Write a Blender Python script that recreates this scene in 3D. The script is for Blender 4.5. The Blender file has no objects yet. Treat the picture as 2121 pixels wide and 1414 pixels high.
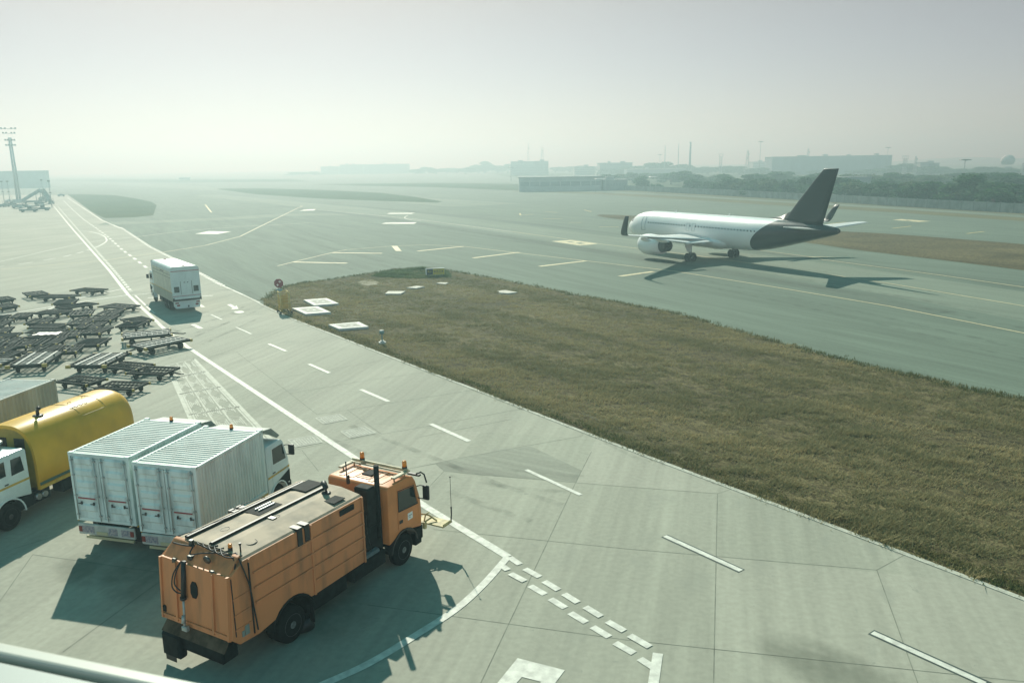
import bpy, bmesh, math, random
from math import sin, cos, pi, radians, atan2, hypot, sqrt
from mathutils import Vector, Matrix
random.seed(7)
SC = bpy.context.scene
COL = SC.collection
# ------------------------------------------------------------------ camera, sky, sun, exposure
CAM_F, CAM_P, CAM_R, CAM_H, CAM_CY = 1697.0, 0.2285, -0.0155, 12.89, 733.0   # focal and centre in photo pixels (2121 wide)
_cp, _sp, _cr, _sr = cos(CAM_P), sin(CAM_P), cos(CAM_R), sin(CAM_R)
FW = Vector((0, _cp, -_sp)); _up0 = Vector((0, _sp, _cp)); _rt0 = Vector((1, 0, 0))
RT = _rt0*_cr + _up0*_sr; UP = -_rt0*_sr + _up0*_cr
cd = bpy.data.cameras.new('camera'); cam = bpy.data.objects.new('camera', cd); COL.objects.link(cam)
cam.matrix_world = Matrix(((RT.x, UP.x, -FW.x, 0), (RT.y, UP.y, -FW.y, 0), (RT.z, UP.z, -FW.z, CAM_H), (0, 0, 0, 1)))
cd.sensor_width = 36; cd.lens = CAM_F/2121*36; cd.shift_y = (CAM_CY-707)/2121
cd.clip_start = 0.05; cd.clip_end = 9000
cd.dof.use_dof = True; cd.dof.focus_distance = 45; cd.dof.aperture_fstop = 9
SC.camera = cam
SUN_EL, SUN_AZ = radians(36), radians(107.5)
w = bpy.data.worlds.new('World'); SC.world = w; w.use_nodes = True
nt = w.node_tree; bg = nt.nodes['Background']
sky = nt.nodes.new('ShaderNodeTexSky'); sky.sky_type = 'NISHITA'; sky.sun_disc = False
sky.sun_elevation = SUN_EL; sky.sun_rotation = pi/2-SUN_AZ
sky.air_density = 1.0; sky.dust_density = 0.4; sky.ozone_density = 1.0; sky.altitude = 200
tint = nt.nodes.new('ShaderNodeMix'); tint.data_type = 'RGBA'; tint.blend_type = 'MULTIPLY'; tint.inputs[0].default_value = 1
wtc = nt.nodes.new('ShaderNodeTexCoord'); wsp = nt.nodes.new('ShaderNodeSeparateXYZ'); wr = nt.nodes.new('ShaderNodeValToRGB')
nt.links.new(wtc.outputs['Generated'], wsp.inputs[0]); nt.links.new(wsp.outputs[2], wr.inputs[0])
SKY_RAMP = ((0.0, (0.56, 0.535, 0.67)), (0.2, (0.86, 0.55, 0.425)), (0.5, (0.10, 0.86, 0.60)))
for i, (q, c) in enumerate(SKY_RAMP):
    e = wr.color_ramp.elements[i] if i < 2 else wr.color_ramp.elements.new(q)
    e.position = q; e.color = (*c, 1)
nt.links.new(wr.outputs[0], tint.inputs[7])
wm = nt.nodes.new('ShaderNodeMapRange'); wm.inputs[1].default_value = 0.1; wm.inputs[2].default_value = -0.8; wm.inputs[3].default_value = 1.0; wm.inputs[4].default_value = 3.0   # sky away from the sun boosted as added fill for shaded sides
nt.links.new(wsp.outputs[1], wm.inputs[0]); wx = nt.nodes.new('ShaderNodeMath'); wx.operation = 'MULTIPLY'; wx.inputs[1].default_value = 0.08
nt.links.new(wm.outputs[0], wx.inputs[0]); nt.links.new(wx.outputs[0], bg.inputs[1])
nt.links.new(sky.outputs[0], tint.inputs[6]); nt.links.new(tint.outputs[2], bg.inputs[0]); bg.inputs[1].default_value = 0.08
sl = bpy.data.lights.new('sun', 'SUN'); sl.energy = 4.7; sl.angle = radians(0.6); sl.color = (0.97, 1.0, 0.85)
so = bpy.data.objects.new('sun', sl); COL.objects.link(so)
_sd = Vector((cos(SUN_EL)*cos(SUN_AZ), cos(SUN_EL)*sin(SUN_AZ), sin(SUN_EL)))
so.rotation_euler = _sd.to_track_quat('Z', 'Y').to_euler()
so.location = (0, 0, 60)
SC.view_settings.view_transform = 'Standard'; SC.view_settings.look = 'None'
SC.view_settings.exposure = 0.45; SC.view_settings.gamma = 1
SC.cycles.max_bounces = 6; SC.cycles.volume_bounces = 0

# ------------------------------------------------------------------ helpers
def G(px, py, z=0.0):                     # point of the photo -> point at height z
    d = FW + RT*((px-1060.5)/CAM_F) - UP*((py-CAM_CY)/CAM_F)
    t = (z-CAM_H)/d.z
    return Vector((0, 0, CAM_H)) + d*t
def AT(px, py, Y):                        # point of the photo -> point at depth Y
    d = FW + RT*((px-1060.5)/CAM_F) - UP*((py-CAM_CY)/CAM_F)
    return Vector((0, 0, CAM_H)) + d*(Y/d.y)

def mat(name, col, rough=0.6, metal=0.0, var=0.0, scale=3.0, bump=0.0, col2=None, coat=0.0, stretch=None, spec=0.5, detail=6, lo=0.35, hi=0.65):
    m = bpy.data.materials.new(name); m.use_nodes = True
    n = m.node_tree; b = n.nodes['Principled BSDF']
    b.inputs['Roughness'].default_value = rough; b.inputs['Metallic'].default_value = metal
    b.inputs['Specular IOR Level'].default_value = spec
    if coat: b.inputs['Coat Weight'].default_value = coat; b.inputs['Coat Roughness'].default_value = 0.08
    b.inputs['Base Color'].default_value = (*col, 1)
    if var or col2 or bump:
        tc = n.nodes.new('ShaderNodeTexCoord'); mp = n.nodes.new('ShaderNodeMapping')
        n.links.new(tc.outputs['Object'], mp.inputs[0])
        if stretch: mp.inputs['Scale'].default_value = stretch
        no = n.nodes.new('ShaderNodeTexNoise'); no.inputs['Scale'].default_value = scale; no.inputs['Detail'].default_value = detail
        n.links.new(mp.outputs[0], no.inputs['Vector'])
        cr = n.nodes.new('ShaderNodeValToRGB')
        c2 = col2 if col2 else tuple(max(0, c*(1-var)) for c in col)
        c1 = col if col2 else tuple(min(1, c*(1+var*0.5)) for c in col)
        cr.color_ramp.elements[0].position = lo; cr.color_ramp.elements[0].color = (*c2, 1)
        cr.color_ramp.elements[1].position = hi; cr.color_ramp.elements[1].color = (*c1, 1)
        n.links.new(no.outputs[0], cr.inputs[0]); n.links.new(cr.outputs[0], b.inputs['Base Color'])
        if bump:
            bp = n.nodes.new('ShaderNodeBump'); bp.inputs['Strength'].default_value = bump; bp.inputs['Distance'].default_value = 0.05
            n.links.new(no.outputs[0], bp.inputs['Height']); n.links.new(bp.outputs[0], b.inputs['Normal'])
    return m

class MB:
    """collects shapes into one bmesh; build() links it as ONE object"""
    def __init__(s): s.bm = bmesh.new(); s.mi = 0
    def _fin(s, faces):
        for f in faces: f.material_index = s.mi
        return s
    def poly(s, pts):
        vs = [s.bm.verts.new(p) for p in pts]
        return s._fin([s.bm.faces.new(vs)])
    def box(s, c, sz, bev=0.0, rot=None, taper=None, seg=1):
        t = bmesh.new()
        r = bmesh.ops.create_cube(t, size=1)
        for v in t.verts:
            x, y, z = v.co
            if taper and z > 0: x *= taper[0]; y *= taper[1]
            v.co = Vector((x*sz[0], y*sz[1], z*sz[2]))
        if bev: bmesh.ops.bevel(t, geom=list(t.edges), offset=bev, segments=seg, affect='EDGES', profile=0.5)
        M = (rot.to_4x4() if rot is not None else Matrix())
        s._merge(t, Matrix.Translation(Vector(c)) @ M); return s
    def _merge(s, t, M):
        mp = {}
        for v in t.verts: mp[v] = s.bm.verts.new(M @ v.co)
        for f in t.faces:
            try: g = s.bm.faces.new([mp[v] for v in f.verts]); g.material_index = s.mi; g.smooth = f.smooth
            except ValueError: pass
        t.free()
    def b2(s, x0, x1, y0, y1, z0, z1, bev=0.0, seg=1):
        return s.box(((x0+x1)/2, (y0+y1)/2, (z0+z1)/2), (abs(x1-x0), abs(y1-y0), abs(z1-z0)), bev, seg=seg)
    def loft(s, rings, cap=True, smooth=False, closed=True):
        R = [[s.bm.verts.new(p) for p in r] for r in rings]; fs = []; n = len(R[0])
        for a, b in zip(R, R[1:]):
            for i in range(n if closed else n-1):
                j = (i+1) % n
                try: f = s.bm.faces.new((a[i], a[j], b[j], b[i])); f.smooth = smooth; fs.append(f)
                except ValueError: pass
        if cap:
            for r in (R[0][::-1], R[-1]):
                try: fs.append(s.bm.faces.new(r))
                except ValueError: pass
        return s._fin(fs)
    def cyl(s, p0, p1, r0, r1=None, seg=12, smooth=True, cap=True):
        p0, p1 = Vector(p0), Vector(p1); r1 = r0 if r1 is None else r1
        d = (p1-p0).normalized(); a = d.orthogonal().normalized(); b = d.cross(a)
        ring = lambda p, r: [p + (a*cos(2*pi*i/seg) + b*sin(2*pi*i/seg))*r for i in range(seg)]
        return s.loft([ring(p0, r0), ring(p1, r1)], cap, smooth)
    def lathe(s, p0, axis, prof, seg=20, smooth=True, cap=True):   # prof: (along, radius)
        p0 = Vector(p0); d = Vector(axis).normalized(); a = d.orthogonal().normalized(); b = d.cross(a)
        return s.loft([[p0 + d*h + (a*cos(2*pi*i/seg) + b*sin(2*pi*i/seg))*r for i in range(seg)] for h, r in prof], cap, smooth)
    def tube(s, pts, r, seg=6):
        pts = [Vector(p) for p in pts]; rings = []
        for i, p in enumerate(pts):
            d = (pts[min(i+1, len(pts)-1)] - pts[max(i-1, 0)]).normalized()
            a = d.cross(Vector((0.13, 0.21, 0.97))).normalized()
            if a.length < 0.1: a = d.orthogonal().normalized()
            b = d.cross(a)
            rings.append([p + (a*cos(2*pi*k/seg) + b*sin(2*pi*k/seg))*r for k in range(seg)])
        return s.loft(rings, True, True)
    def prism(s, pts, axis, a, b, bev=0.0):         # polygon in the two other axes, extruded along axis from a to b
        t = bmesh.new()
        def mk(u, v, h): return {'x': (h, u, v), 'y': (u, h, v), 'z': (u, v, h)}[axis]
        A = [t.verts.new(mk(u, v, a)) for u, v in pts]; Bv = [t.verts.new(mk(u, v, b)) for u, v in pts]; n = len(pts)
        t.faces.new(A[::-1]); t.faces.new(Bv)
        for i in range(n): t.faces.new((A[i], A[(i+1) % n], Bv[(i+1) % n], Bv[i]))
        bmesh.ops.recalc_face_normals(t, faces=t.faces)
        if bev: bmesh.ops.bevel(t, geom=list(t.edges), offset=bev, segments=2, affect='EDGES', profile=0.5)
        s._merge(t, Matrix()); return s
    def m(s, i): s.mi = i; return s
    def build(s, name, mats, parent=None, recalc=True, loc=None, smooth_angle=None):
        if recalc: bmesh.ops.recalc_face_normals(s.bm, faces=s.bm.faces)
        me = bpy.data.meshes.new(name); s.bm.to_mesh(me); s.bm.free()
        for x in (mats if isinstance(mats, (list, tuple)) else [mats]): me.materials.append(x)
        o = bpy.data.objects.new(name, me); COL.objects.link(o)
        if parent is not None: o.parent = parent
        if loc is not None: o.location = loc
        if smooth_angle is not None:
            for p in me.polygons: p.use_smooth = True
            me.set_sharp_from_angle(angle=radians(smooth_angle))
        return o
def tag(o, label=None, cat=None, group=None, kind=None):
    if label: o['label'] = label
    if cat: o['category'] = cat
    if group: o['group'] = group
    if kind: o['kind'] = kind
    return o
def empty(name, loc, rz=0.0, label=None, cat=None, group=None):
    o = bpy.data.objects.new(name, None); COL.objects.link(o); o.location = loc; o.rotation_euler = (0, 0, rz); o.empty_display_size = 0.3
    return tag(o, label, cat, group)
def clone(o, parent=None):
    c = o.copy(); COL.objects.link(c)
    if parent is not None: c.parent = parent
    for ch in list(o.children): clone(ch, c)
    return c
def copy_part(o, loc, parent=None, rot=None, scale=None):
    c = clone(o, parent if parent is not None else o.parent); c.location = loc
    if rot: c.rotation_euler = rot
    if scale: c.scale = scale
    return c
def sheet(name, pts, m, z, label=None, kind='structure'):
    b = MB(); bm = b.bm
    vs = [bm.verts.new((p[0], p[1], 0)) for p in pts]
    es = [bm.edges.new((vs[i], vs[(i+1) % len(vs)])) for i in range(len(vs))]
    bmesh.ops.triangle_fill(bm, use_beauty=True, edges=es)
    bmesh.ops.recalc_face_normals(bm, faces=bm.faces)
    for f in bm.faces:
        if f.normal.z < 0: f.normal_flip()
    o = b.build(name, m, recalc=False); o.location.z = z
    return tag(o, label, None, None, kind)
def gpts(l): return [G(*p) for p in l]
def strip(b, pts, wd, z=0.0, dash=None):            # flat painted line along world points
    P = [Vector((p[0], p[1], 0)) for p in pts]; L = []; acc = 0
    segs = []
    if dash is None: segs = [P]
    else:
        on, off = dash; s = 0.0; cur = [P[0]]; left = on; pen = True
        for a, c in zip(P, P[1:]):
            d = (c-a); ln = d.length; t = 0
            while ln - t > left:
                t += left; q = a + d*(t/ln)
                if pen: cur.append(q); segs.append(cur); cur = []
                else: cur = [q]
                pen = not pen; left = on if pen else off
            left -= (ln-t)
            if pen: cur.append(c)
        if pen and len(cur) > 1: segs.append(cur)
    for S in segs:
        if len(S) < 2: continue
        Lv, Rv = [], []
        for i, p in enumerate(S):
            d = S[min(i+1, len(S)-1)] - S[max(i-1, 0)]
            if d.length < 1e-6: d = Vector((1, 0, 0))
            n = Vector((-d.y, d.x, 0)).normalized()*(wd/2)
            Lv.append(b.bm.verts.new((p.x+n.x, p.y+n.y, z))); Rv.append(b.bm.verts.new((p.x-n.x, p.y-n.y, z)))
        for i in range(len(S)-1):
            f = b.bm.faces.new((Rv[i], Rv[i+1], Lv[i+1], Lv[i])); f.material_index = b.mi
def smoothed(pts, n=6):                              # Catmull-Rom through points
    P = [Vector(p) for p in pts]; out = []
    for i in range(len(P)-1):
        p0, p1, p2, p3 = P[max(i-1, 0)], P[i], P[i+1], P[min(i+2, len(P)-1)]
        for k in range(n):
            t = k/n
            out.append(0.5*((2*p1) + (p2-p0)*t + (2*p0-5*p1+4*p2-p3)*t*t + (3*p1-p0-3*p2+p3)*t**3))
    out.append(P[-1]); return out
# ------------------------------------------------------------------ ground materials
def ground_mat(name, base, dark, light, ang, streak=0.5, big=0.03, fine=6.0, bumpk=0.15, stain=None, rough=0.85, spec=0.35, slab=False, rough_ground=False):
    m = bpy.data.materials.new(name); m.use_nodes = True; n = m.node_tree; L = n.links.new
    b = n.nodes['Principled BSDF']; b.inputs['Roughness'].default_value = rough; b.inputs['Specular IOR Level'].default_value = spec
    tc = n.nodes.new('ShaderNodeTexCoord')
    def noise(scale, sc=(1, 1, 1), det=5, rot=0.0, dist=0.0):
        mp = n.nodes.new('ShaderNodeMapping'); mp.vector_type = 'TEXTURE'
        mp.inputs['Rotation'].default_value = (0, 0, rot)
        mp.inputs['Scale'].default_value = sc
        L(tc.outputs['Object'], mp.inputs[0])
        t = n.nodes.new('ShaderNodeTexNoise'); t.inputs['Scale'].default_value = scale; t.inputs['Detail'].default_value = det; t.inputs['Distortion'].default_value = dist
        L(mp.outputs[0], t.inputs['Vector']); return t.outputs[0]
    def ramp(inp, p0, c0, p1, c1):
        r = n.nodes.new('ShaderNodeValToRGB'); e = r.color_ramp.elements
        e[0].position = p0; e[0].color = (*c0, 1); e[1].position = p1; e[1].color = (*c1, 1); L(inp, r.inputs[0]); return r.outputs[0]
    def mix(a, c, fac, mode='MIX'):
        x = n.nodes.new('ShaderNodeMix'); x.data_type = 'RGBA'; x.blend_type = mode
        if isinstance(fac, float): x.inputs[0].default_value = fac
        else: L(fac, x.inputs[0])
        L(a, x.inputs[6])
        if isinstance(c, tuple): x.inputs[7].default_value = (*c, 1)
        else: L(c, x.inputs[7])
        return x.outputs[2]
    w1 = (1, 1, 1)
    c = ramp(noise(big, det=4), 0.3, dark, 0.7, light)
    g = lambda v: (v, v, v)
    s1 = ramp(noise(1.6, (14, 0.55, 1), 6, ang), 0.30, g(1-0.22*streak), 0.70, g(1+0.0))
    c = mix(c, s1, 1.0, 'MULTIPLY')
    s2 = ramp(noise(0.35, (9, 0.8, 1), 5, ang, 0.6), 0.35, g(1-0.20*streak), 0.62, w1)
    c = mix(c, s2, 1.0, 'MULTIPLY')
    fn = noise(fine, det=8)
    c = mix(c, ramp(fn, 0.3, g(0.86), 0.7, g(1.0)), 1.0, 'MULTIPLY')
    if slab:                                   # every cast slab a slightly different grey
        mp = n.nodes.new('ShaderNodeMapping'); mp.vector_type = 'TEXTURE'; mp.inputs['Rotation'].default_value = (0, 0, ang-pi/2)
        uo = Vector((cos(ang), sin(ang)))*20.5 + Vector((sin(ang), -cos(ang)))*.25
        mp.inputs['Location'].default_value = (uo.x, uo.y, 0); mp.inputs['Scale'].default_value = (5.7, 5.48, 1)
        L(tc.outputs['Object'], mp.inputs[0]); fl = n.nodes.new('ShaderNodeVectorMath'); fl.operation = 'FLOOR'; L(mp.outputs[0], fl.inputs[0])
        wn = n.nodes.new('ShaderNodeTexWhiteNoise'); wn.noise_dimensions = '2D'; L(fl.outputs[0], wn.inputs['Vector'])
        c = mix(c, ramp(wn.outputs[0], 0.0, (.90, .915, .90), 1.0, (1.03, 1.02, 1.02)), 1.0, 'MULTIPLY')
    if rough_ground:                           # clods and litter, with shade between the tufts painted as dark blotches
        c = mix(c, ramp(noise(2.6, (1.3, .8, 1), 9, ang, .8), .36, g(.42), .58, g(1.12)), 1.0, 'MULTIPLY')
        c = mix(c, ramp(noise(9.0, (1.2, .8, 1), 6, ang, .5), .38, g(.5), .6, g(1.1)), 1.0, 'MULTIPLY')
    if stain:
        c = mix(c, stain, ramp(noise(0.55, (1.6, .8, 1), 8, ang, 0.4), 0.60, g(0.0), 0.75, g(0.5)))
        c = mix(c, stain, ramp(noise(3.0, det=3, dist=1.0), 0.70, g(0.0), 0.74, g(0.6)))
    L(c, b.inputs['Base Color'])
    bp = n.nodes.new('ShaderNodeBump'); bp.inputs['Strength'].default_value = bumpk; bp.inputs['Distance'].default_value = 0.02
    L(fn, bp.inputs['Height']); L(bp.outputs[0], b.inputs['Normal'])
    return m
JA = 1.319                                   # direction of the slab joints
M = {}
M['concrete'] = ground_mat('concrete', 0, (.38, .385, .315), (.43, .43, .35), JA, 0.7, 0.05, 5.0, 0.12, (.24, .25, .21), slab=True)
M['asphalt'] = ground_mat('asphalt', 0, (.150, .198, .155), (.18, .235, .18), 2.084, 1.0, 0.02, 4.0, 0.2, (.12, .155, .125), spec=.2)
M['asphalt_light'] = ground_mat('asphalt_light', 0, (.20, .25, .195), (.23, .275, .215), 2.084, 0.8, 0.03, 4.0, 0.2, spec=.2)
M['rubber'] = ground_mat('rubbered_asphalt', 0, (.125, .165, .13), (.15, .19, .148), 2.084, 1.0, 0.03, 4.0, 0.2, spec=.2)
M['soil'] = ground_mat('dry_soil', 0, (.125, .106, .05), (.24, .20, .10), 2.3, 0.9, 0.11, 3.2, 1.0, (.045, .05, .018), 0.95, 0.1, rough_ground=True)
M['soil_green'] = ground_mat('green_turf_soil', 0, (.06, .095, .045), (.085, .115, .055), 2.1, 0.5, 0.06, 1.5, 0.5, None, 0.95, 0.1)
M['soil_tan'] = ground_mat('tan_verge_soil', 0, (.15, .155, .085), (.21, .195, .11), 2.1, 0.9, 0.05, 1.0, 0.5, None, 0.95, 0.1)
M['joint'] = mat('joint_sealant', (.19, .20, .16), 0.9, var=.3, scale=2)
M['kerb'] = mat('kerb_concrete', (.43, .435, .365), 0.8, var=.2, scale=5)
M['paint_white'] = mat('worn_white_paint', (.62, .62, .55), 0.7, var=.22, scale=4, detail=10)
M['paint_black'] = mat('black_outline_paint', (.05, .075, .065), 0.7, var=.3, scale=3)
M['paint_cream'] = mat('cream_taxi_paint', (.60, .53, .32), 0.7, var=.2, scale=3)
M['paint_yellow'] = mat('yellow_taxi_paint', (.50, .42, .17), 0.7, var=.25, scale=2)
M['paint_faint'] = mat('worn_grey_paint', (.455, .465, .39), 0.75, col2=(.39, .40, .325), scale=2.2, detail=10, lo=.4, hi=.6)

# ------------------------------------------------------------------ ground, apron, road surfaces
sheet('ground', [(-1500, -60), (1500, -60), (1500, 2700), (-1500, 2700)], M['asphalt'], 0.0)
KERB = [(140, 404), (212, 455), (250, 471), (282, 492), (312, 512), (350, 531), (416, 566), (462, 592), (500, 610), (520, 619), (544, 632), (604, 660), (681, 690), (777, 727.3), (861.5, 760), (962, 798.5), (1060, 837), (1207.6, 894.5), (1339, 945), (1518, 1012), (1699, 1080), (1873, 1146.5), (2012, 1199.5), (2121, 1241), (2300, 1309)]
apron = gpts(KERB) + [Vector((30, 2, 0)), Vector((30, -20, 0)), Vector((-260, -20, 0)), Vector((-420, 120, 0)), G(-300, 404)]
sheet('apron', apron, M['concrete'], 0.004)
# lighter wheel-worn bands and darker rubber bands along the taxiways
def band(name, pts, wd, m, z):
    b = MB(); strip(b, smoothed(gpts(pts)), wd); o = b.build(name, m); o.location.z = z; return tag(o, kind='structure')
band('taxiway', [(430, 404), (627, 424), (847, 447), (1060, 474), (1240, 499), (1438, 526), (1650, 556), (1840, 585), (2121, 632), (2400, 680)], 13, M['asphalt_light'], 0.004)
band('taxiway', [(100, 372), (300, 383), (530, 396), (800, 411), (1010, 425)], 26, M['asphalt_light'], 0.004)
band('runway', [(60, 371), (530, 379), (900, 387), (1235, 401), (1590, 421), (2121, 455)], 7, M['asphalt_light'], 0.004)
band('taxiway', [(212, 463), (330, 459), (480, 452), (600, 445), (760, 443)], 12, M['asphalt_light'], 0.008)
for off, wd in ((9.6, 2.2), (-9.2, 3.0)):
    P = smoothed(gpts([(627, 424), (847, 447), (1060, 474), (1240, 499), (1438, 526), (1650, 556), (1840, 585), (2121, 632)]))
    Q = []
    for i, p in enumerate(P):
        d = P[min(i+1, len(P)-1)] - P[max(i-1, 0)]; n = Vector((-d.y, d.x, 0)).normalized(); Q.append(p + n*off)
    b = MB(); strip(b, Q, wd); tag(b.build('taxiway', M['rubber'], loc=(0, 0, 0.012)), kind='structure')
# service path along the fence
band('path', [(1150, 395), (1235, 397), (1400, 405), (1590, 416.5), (1850, 431), (2121, 449), (2400, 468)], 3.2, M['asphalt_light'], 0.012)

M['concrete_dark'] = ground_mat('darker_concrete_patch', 0, (.285, .30, .245), (.32, .33, .265), 2.6, 1.0, 0.1, 5.0, 0.12)
sheet('concrete_patch', gpts([(849, 970), (970, 945), (1000, 940), (1100, 924), (1205, 974), (1194, 999), (1000, 983), (920, 975), (903, 961)]), M['concrete_dark'], 0.006)
# kerb edge beam beside the grass
b = MB(); P = gpts([k for k in KERB if k[0] >= 500]); strip(b, P, 0.22)
bm = b.bm; ext = bmesh.ops.extrude_face_region(bm, geom=list(bm.faces)); bmesh.ops.translate(bm, verts=[v for v in ext['geom'] if isinstance(v, bmesh.types.BMVert)], vec=(0, 0, 0.02))
tag(b.build('kerb', M['kerb'], loc=(0, 0, 0.006)), kind='structure')

# slab joints
J = [[(996.7, 1412), (1192, 1000), (1225, 935)], [(1486, 1022), (1478, 1414)], [(1300, 1008), (1486, 1022), (1517, 1012)], [(1202, 1000), (1300, 1008)],
     [(1300, 1136.5), (1816, 1180), (1877.5, 1146.5)], [(1816, 1180), (1901, 1414), (1960, 1560)], [(761, 1252), (1300, 1325), (2121, 1411)], [(897.5, 1096), (1300, 1136.5)],
     [(849, 970), (970, 945), (1205, 903)], [(903, 961), (920, 975), (970, 981), (1202, 1000)], [(920, 975), (890, 1007)], [(490, 729), (656.5, 858)], [(656.5, 858), (720, 849), (790, 899)],
     [(790, 899), (850, 889), (1090, 845)], [(595, 934), (690, 916), (778, 900)], [(568, 785), (766, 751), (840, 739)], [(625, 932), (660, 976)], [(490, 729), (400, 742)], [(490, 729), (690, 700)],
     [(600, 815), (740, 791), (900, 768)], [(720, 849), (990, 806)], [(68, 1148), (170, 1162), (330, 1185)], [(130, 1350), (311, 1218), (420, 1140)], [(-60, 1330), (68, 1148)], [(960, 1480), (996.7, 1412)], [(1478, 1414), (1476, 1500)],
     [(870, 905), (1060, 868)], [(400, 700), (560, 672), (640, 676)], [(0, 1145), (130, 1105)]]
b = MB()
for j in J: strip(b, gpts(j), 0.026)
tag(b.build('slab_joints', M['joint'], loc=(0, 0, 0.008)), kind='structure')
b = MB()                                                    # finer saw cuts, a regular 4.5 m grid behind the vehicles
ca, sa = cos(JA), sin(JA)
for k in range(-14, 6):
    o = Vector((-20, 60, 0)) + Vector((sa, -ca, 0))*(k*5.0)
    strip(b, [o + Vector((ca, sa, 0))*t for t in (-8, 40)] if k < -2 else [o, o + Vector((ca, sa, 0))*12], 0.02)
for k in range(-2, 12):
    o = Vector((-20, 60, 0)) + Vector((ca, sa, 0))*(k*5.0)
    strip(b, [o - Vector((sa, -ca, 0))*70, o - Vector((sa, -ca, 0))*9], 0.02)
tag(b.build('saw_cuts', mat('saw_cut', (.25, .26, .215), .9), loc=(0, 0, 0.0075)), kind='structure')

# ------------------------------------------------------------------ painted markings
b = MB()
LZ = [0.0]
def line(pts, wd, dash=None, sm=False):
    LZ[0] = (LZ[0]+.0006) % .009; strip(b, smoothed(gpts(pts)) if sm else gpts(pts), wd, LZ[0], dash)
line([(112, 428), (150, 474), (226, 560), (265, 610)], .35)
line([(265, 610), (340, 681), (390, 720), (746, 956), (886, 1052), (1052, 1153)], .32)
line([(280, 612), (320, 650)], .2)
line([(120, 428), (160, 474), (236, 560), (272, 604)], .35, (1.2, 1.0))
line([(1052, 1153), (1002, 1209.6), (945, 1261), (860.7, 1316), (768.7, 1371.5), (676.8, 1414), (560, 1462), (420, 1508)], .26, None, True)
for x0, y0, x1, y1 in ((1055, 1154, 1077, 1169), (1087, 1178, 1118, 1195), (1127, 1204, 1157, 1222), (1168, 1230, 1197, 1248), (1212, 1257, 1245, 1277), (1258, 1287, 1293, 1307), (1304, 1316, 1346, 1340),
                       (1041, 1173, 1052, 1181), (1057, 1188, 1087, 1204), (1098, 1213, 1129, 1231), (1140, 1240, 1171, 1259), (1181, 1269, 1214, 1289), (1227, 1298, 1262, 1319), (1274, 1331, 1313, 1353), (1325, 1364, 1353, 1382)):
    line([(x0, y0), (x1, y1)], .24)
line([(1362.7, 1353), (1353.5, 1414), (1340, 1500)], .27)
# painted stand figure, only its upper part shows
O_, I_ = ((1072, 1363), (1170, 1388), (1085, 1500), (985, 1470)), ((1081, 1402), (1121, 1412), (1068, 1474), (1028, 1461))
for q in [(O_[i], O_[(i+1) % 4], I_[(i+1) % 4], I_[i]) for i in range(4)]:
    b.poly([G(*p) for p in q])
line([(489, 678), (520.6, 692)], .16); line([(437, 651.5), (460, 662.4)], .16); line([(399, 672), (417, 681)], .4)
line([(410.7, 629.7), (421.6, 636.6)], .35); line([(418, 613), (441, 612.5)], .35); line([(306, 617), (334, 616.5)], .35)
for s, e in (((556.3, 712.3), (592.8, 727.8)), ((640, 754.2), (682.4, 773)), ((747.3, 806.6), (805, 831.5)), ((892, 878), (972, 914)), ((1090, 973), (1203, 1025)), ((1377, 1110), (1535, 1182)), ((1807, 1310), (2040, 1416))):
    line([s, e], .26 if s[1] < 880 else .2)
b.poly([G(*p) for p in ((470, 631), (478, 630), (487, 635), (490, 632.5), (494, 640), (478, 641), (482, 638))])
b.poly([G(495+11*cos(t*pi/6), 646.3+2.6*sin(t*pi/6)) for t in range(12)])
line([(140, 410), (212, 457), (250, 473)], .3); line([(250, 471), (282, 492), (312, 512), (350, 531), (416, 567), (438, 579), (462, 592)], .55, (0.9, .45))
line([(462, 592), (500, 609), (537.5, 627)], .2)
line([(131, 415), (150, 434), (175, 456), (197, 471), (224, 491), (255, 519), (279, 536), (304, 555)], .4, (3.0, 3.0))
line([(0, 542), (175, 503.6), (280, 491), (400, 477), (530, 468), (640, 462)], .22, None, True)
line([(-30, 556), (50, 546), (125, 533.6), (175, 521), (205, 510)], .35, (2.6, 2.2)); line([(205, 510), (221, 498.6), (212, 487.4), (187, 480), (165, 478.6)], .3, None, True)
line([(0, 475.4), (24, 475.4)], .5); line([(20, 475.2), (120, 472.6), (230, 470)], .15)
line([(0, 653), (130, 632), (265, 611)], .3); line([(0, 676), (63, 655), (162, 618), (240, 601.5), (262, 597)], .3); line([(273, 611.5), (309, 607.5)], .22)
line([(627, 432), (755, 443.6), (847, 452.4), (1060, 480)], .22)
line([(845, 446), (838, 451), (848, 455), (872, 458)], .25, None, True)
line([(460, 468), (530, 467), (605, 467)], .15)
for q in (((404, 484.5), (432.5, 478.8), (479, 480), (450, 485)), ((790, 463.8), (799, 461), (864, 460.5), (857.5, 463.8)), ((801, 443.2), (807, 441.2), (860, 441), (852.5, 443.2)), ((620, 437), (630, 434.5), (655, 433), (650, 436))):
    b.poly([G(*p) for p in q])
tag(b.build('white_markings', M['paint_white'], loc=(0, 0, 0.016)), kind='structure')
b = MB()                                                     # dark borders of the last dashes
for s, e in (((1376, 1109.5), (1536, 1182.5)), ((1804, 1308.5), (2060, 1424))): strip(b, gpts([s, e]), .33)
tag(b.build('marking_borders', M['paint_black'], loc=(0, 0, 0.012)), kind='structure')
b = MB()
line([(-20, 560), (212, 540), (332, 523.6), (425, 508.6), (497, 490), (530, 473.6), (617, 431), (627, 428), (622, 426)], .24)
line([(575, 551), (615, 541), (687.5, 523.6), (717.5, 517.5), (810, 510), (880, 507.4), (960, 510.4), (1060, 522.4), (1210, 540), (1398, 562), (1600, 594), (1840, 634), (2121, 690), (2400, 748)], .22)
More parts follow.
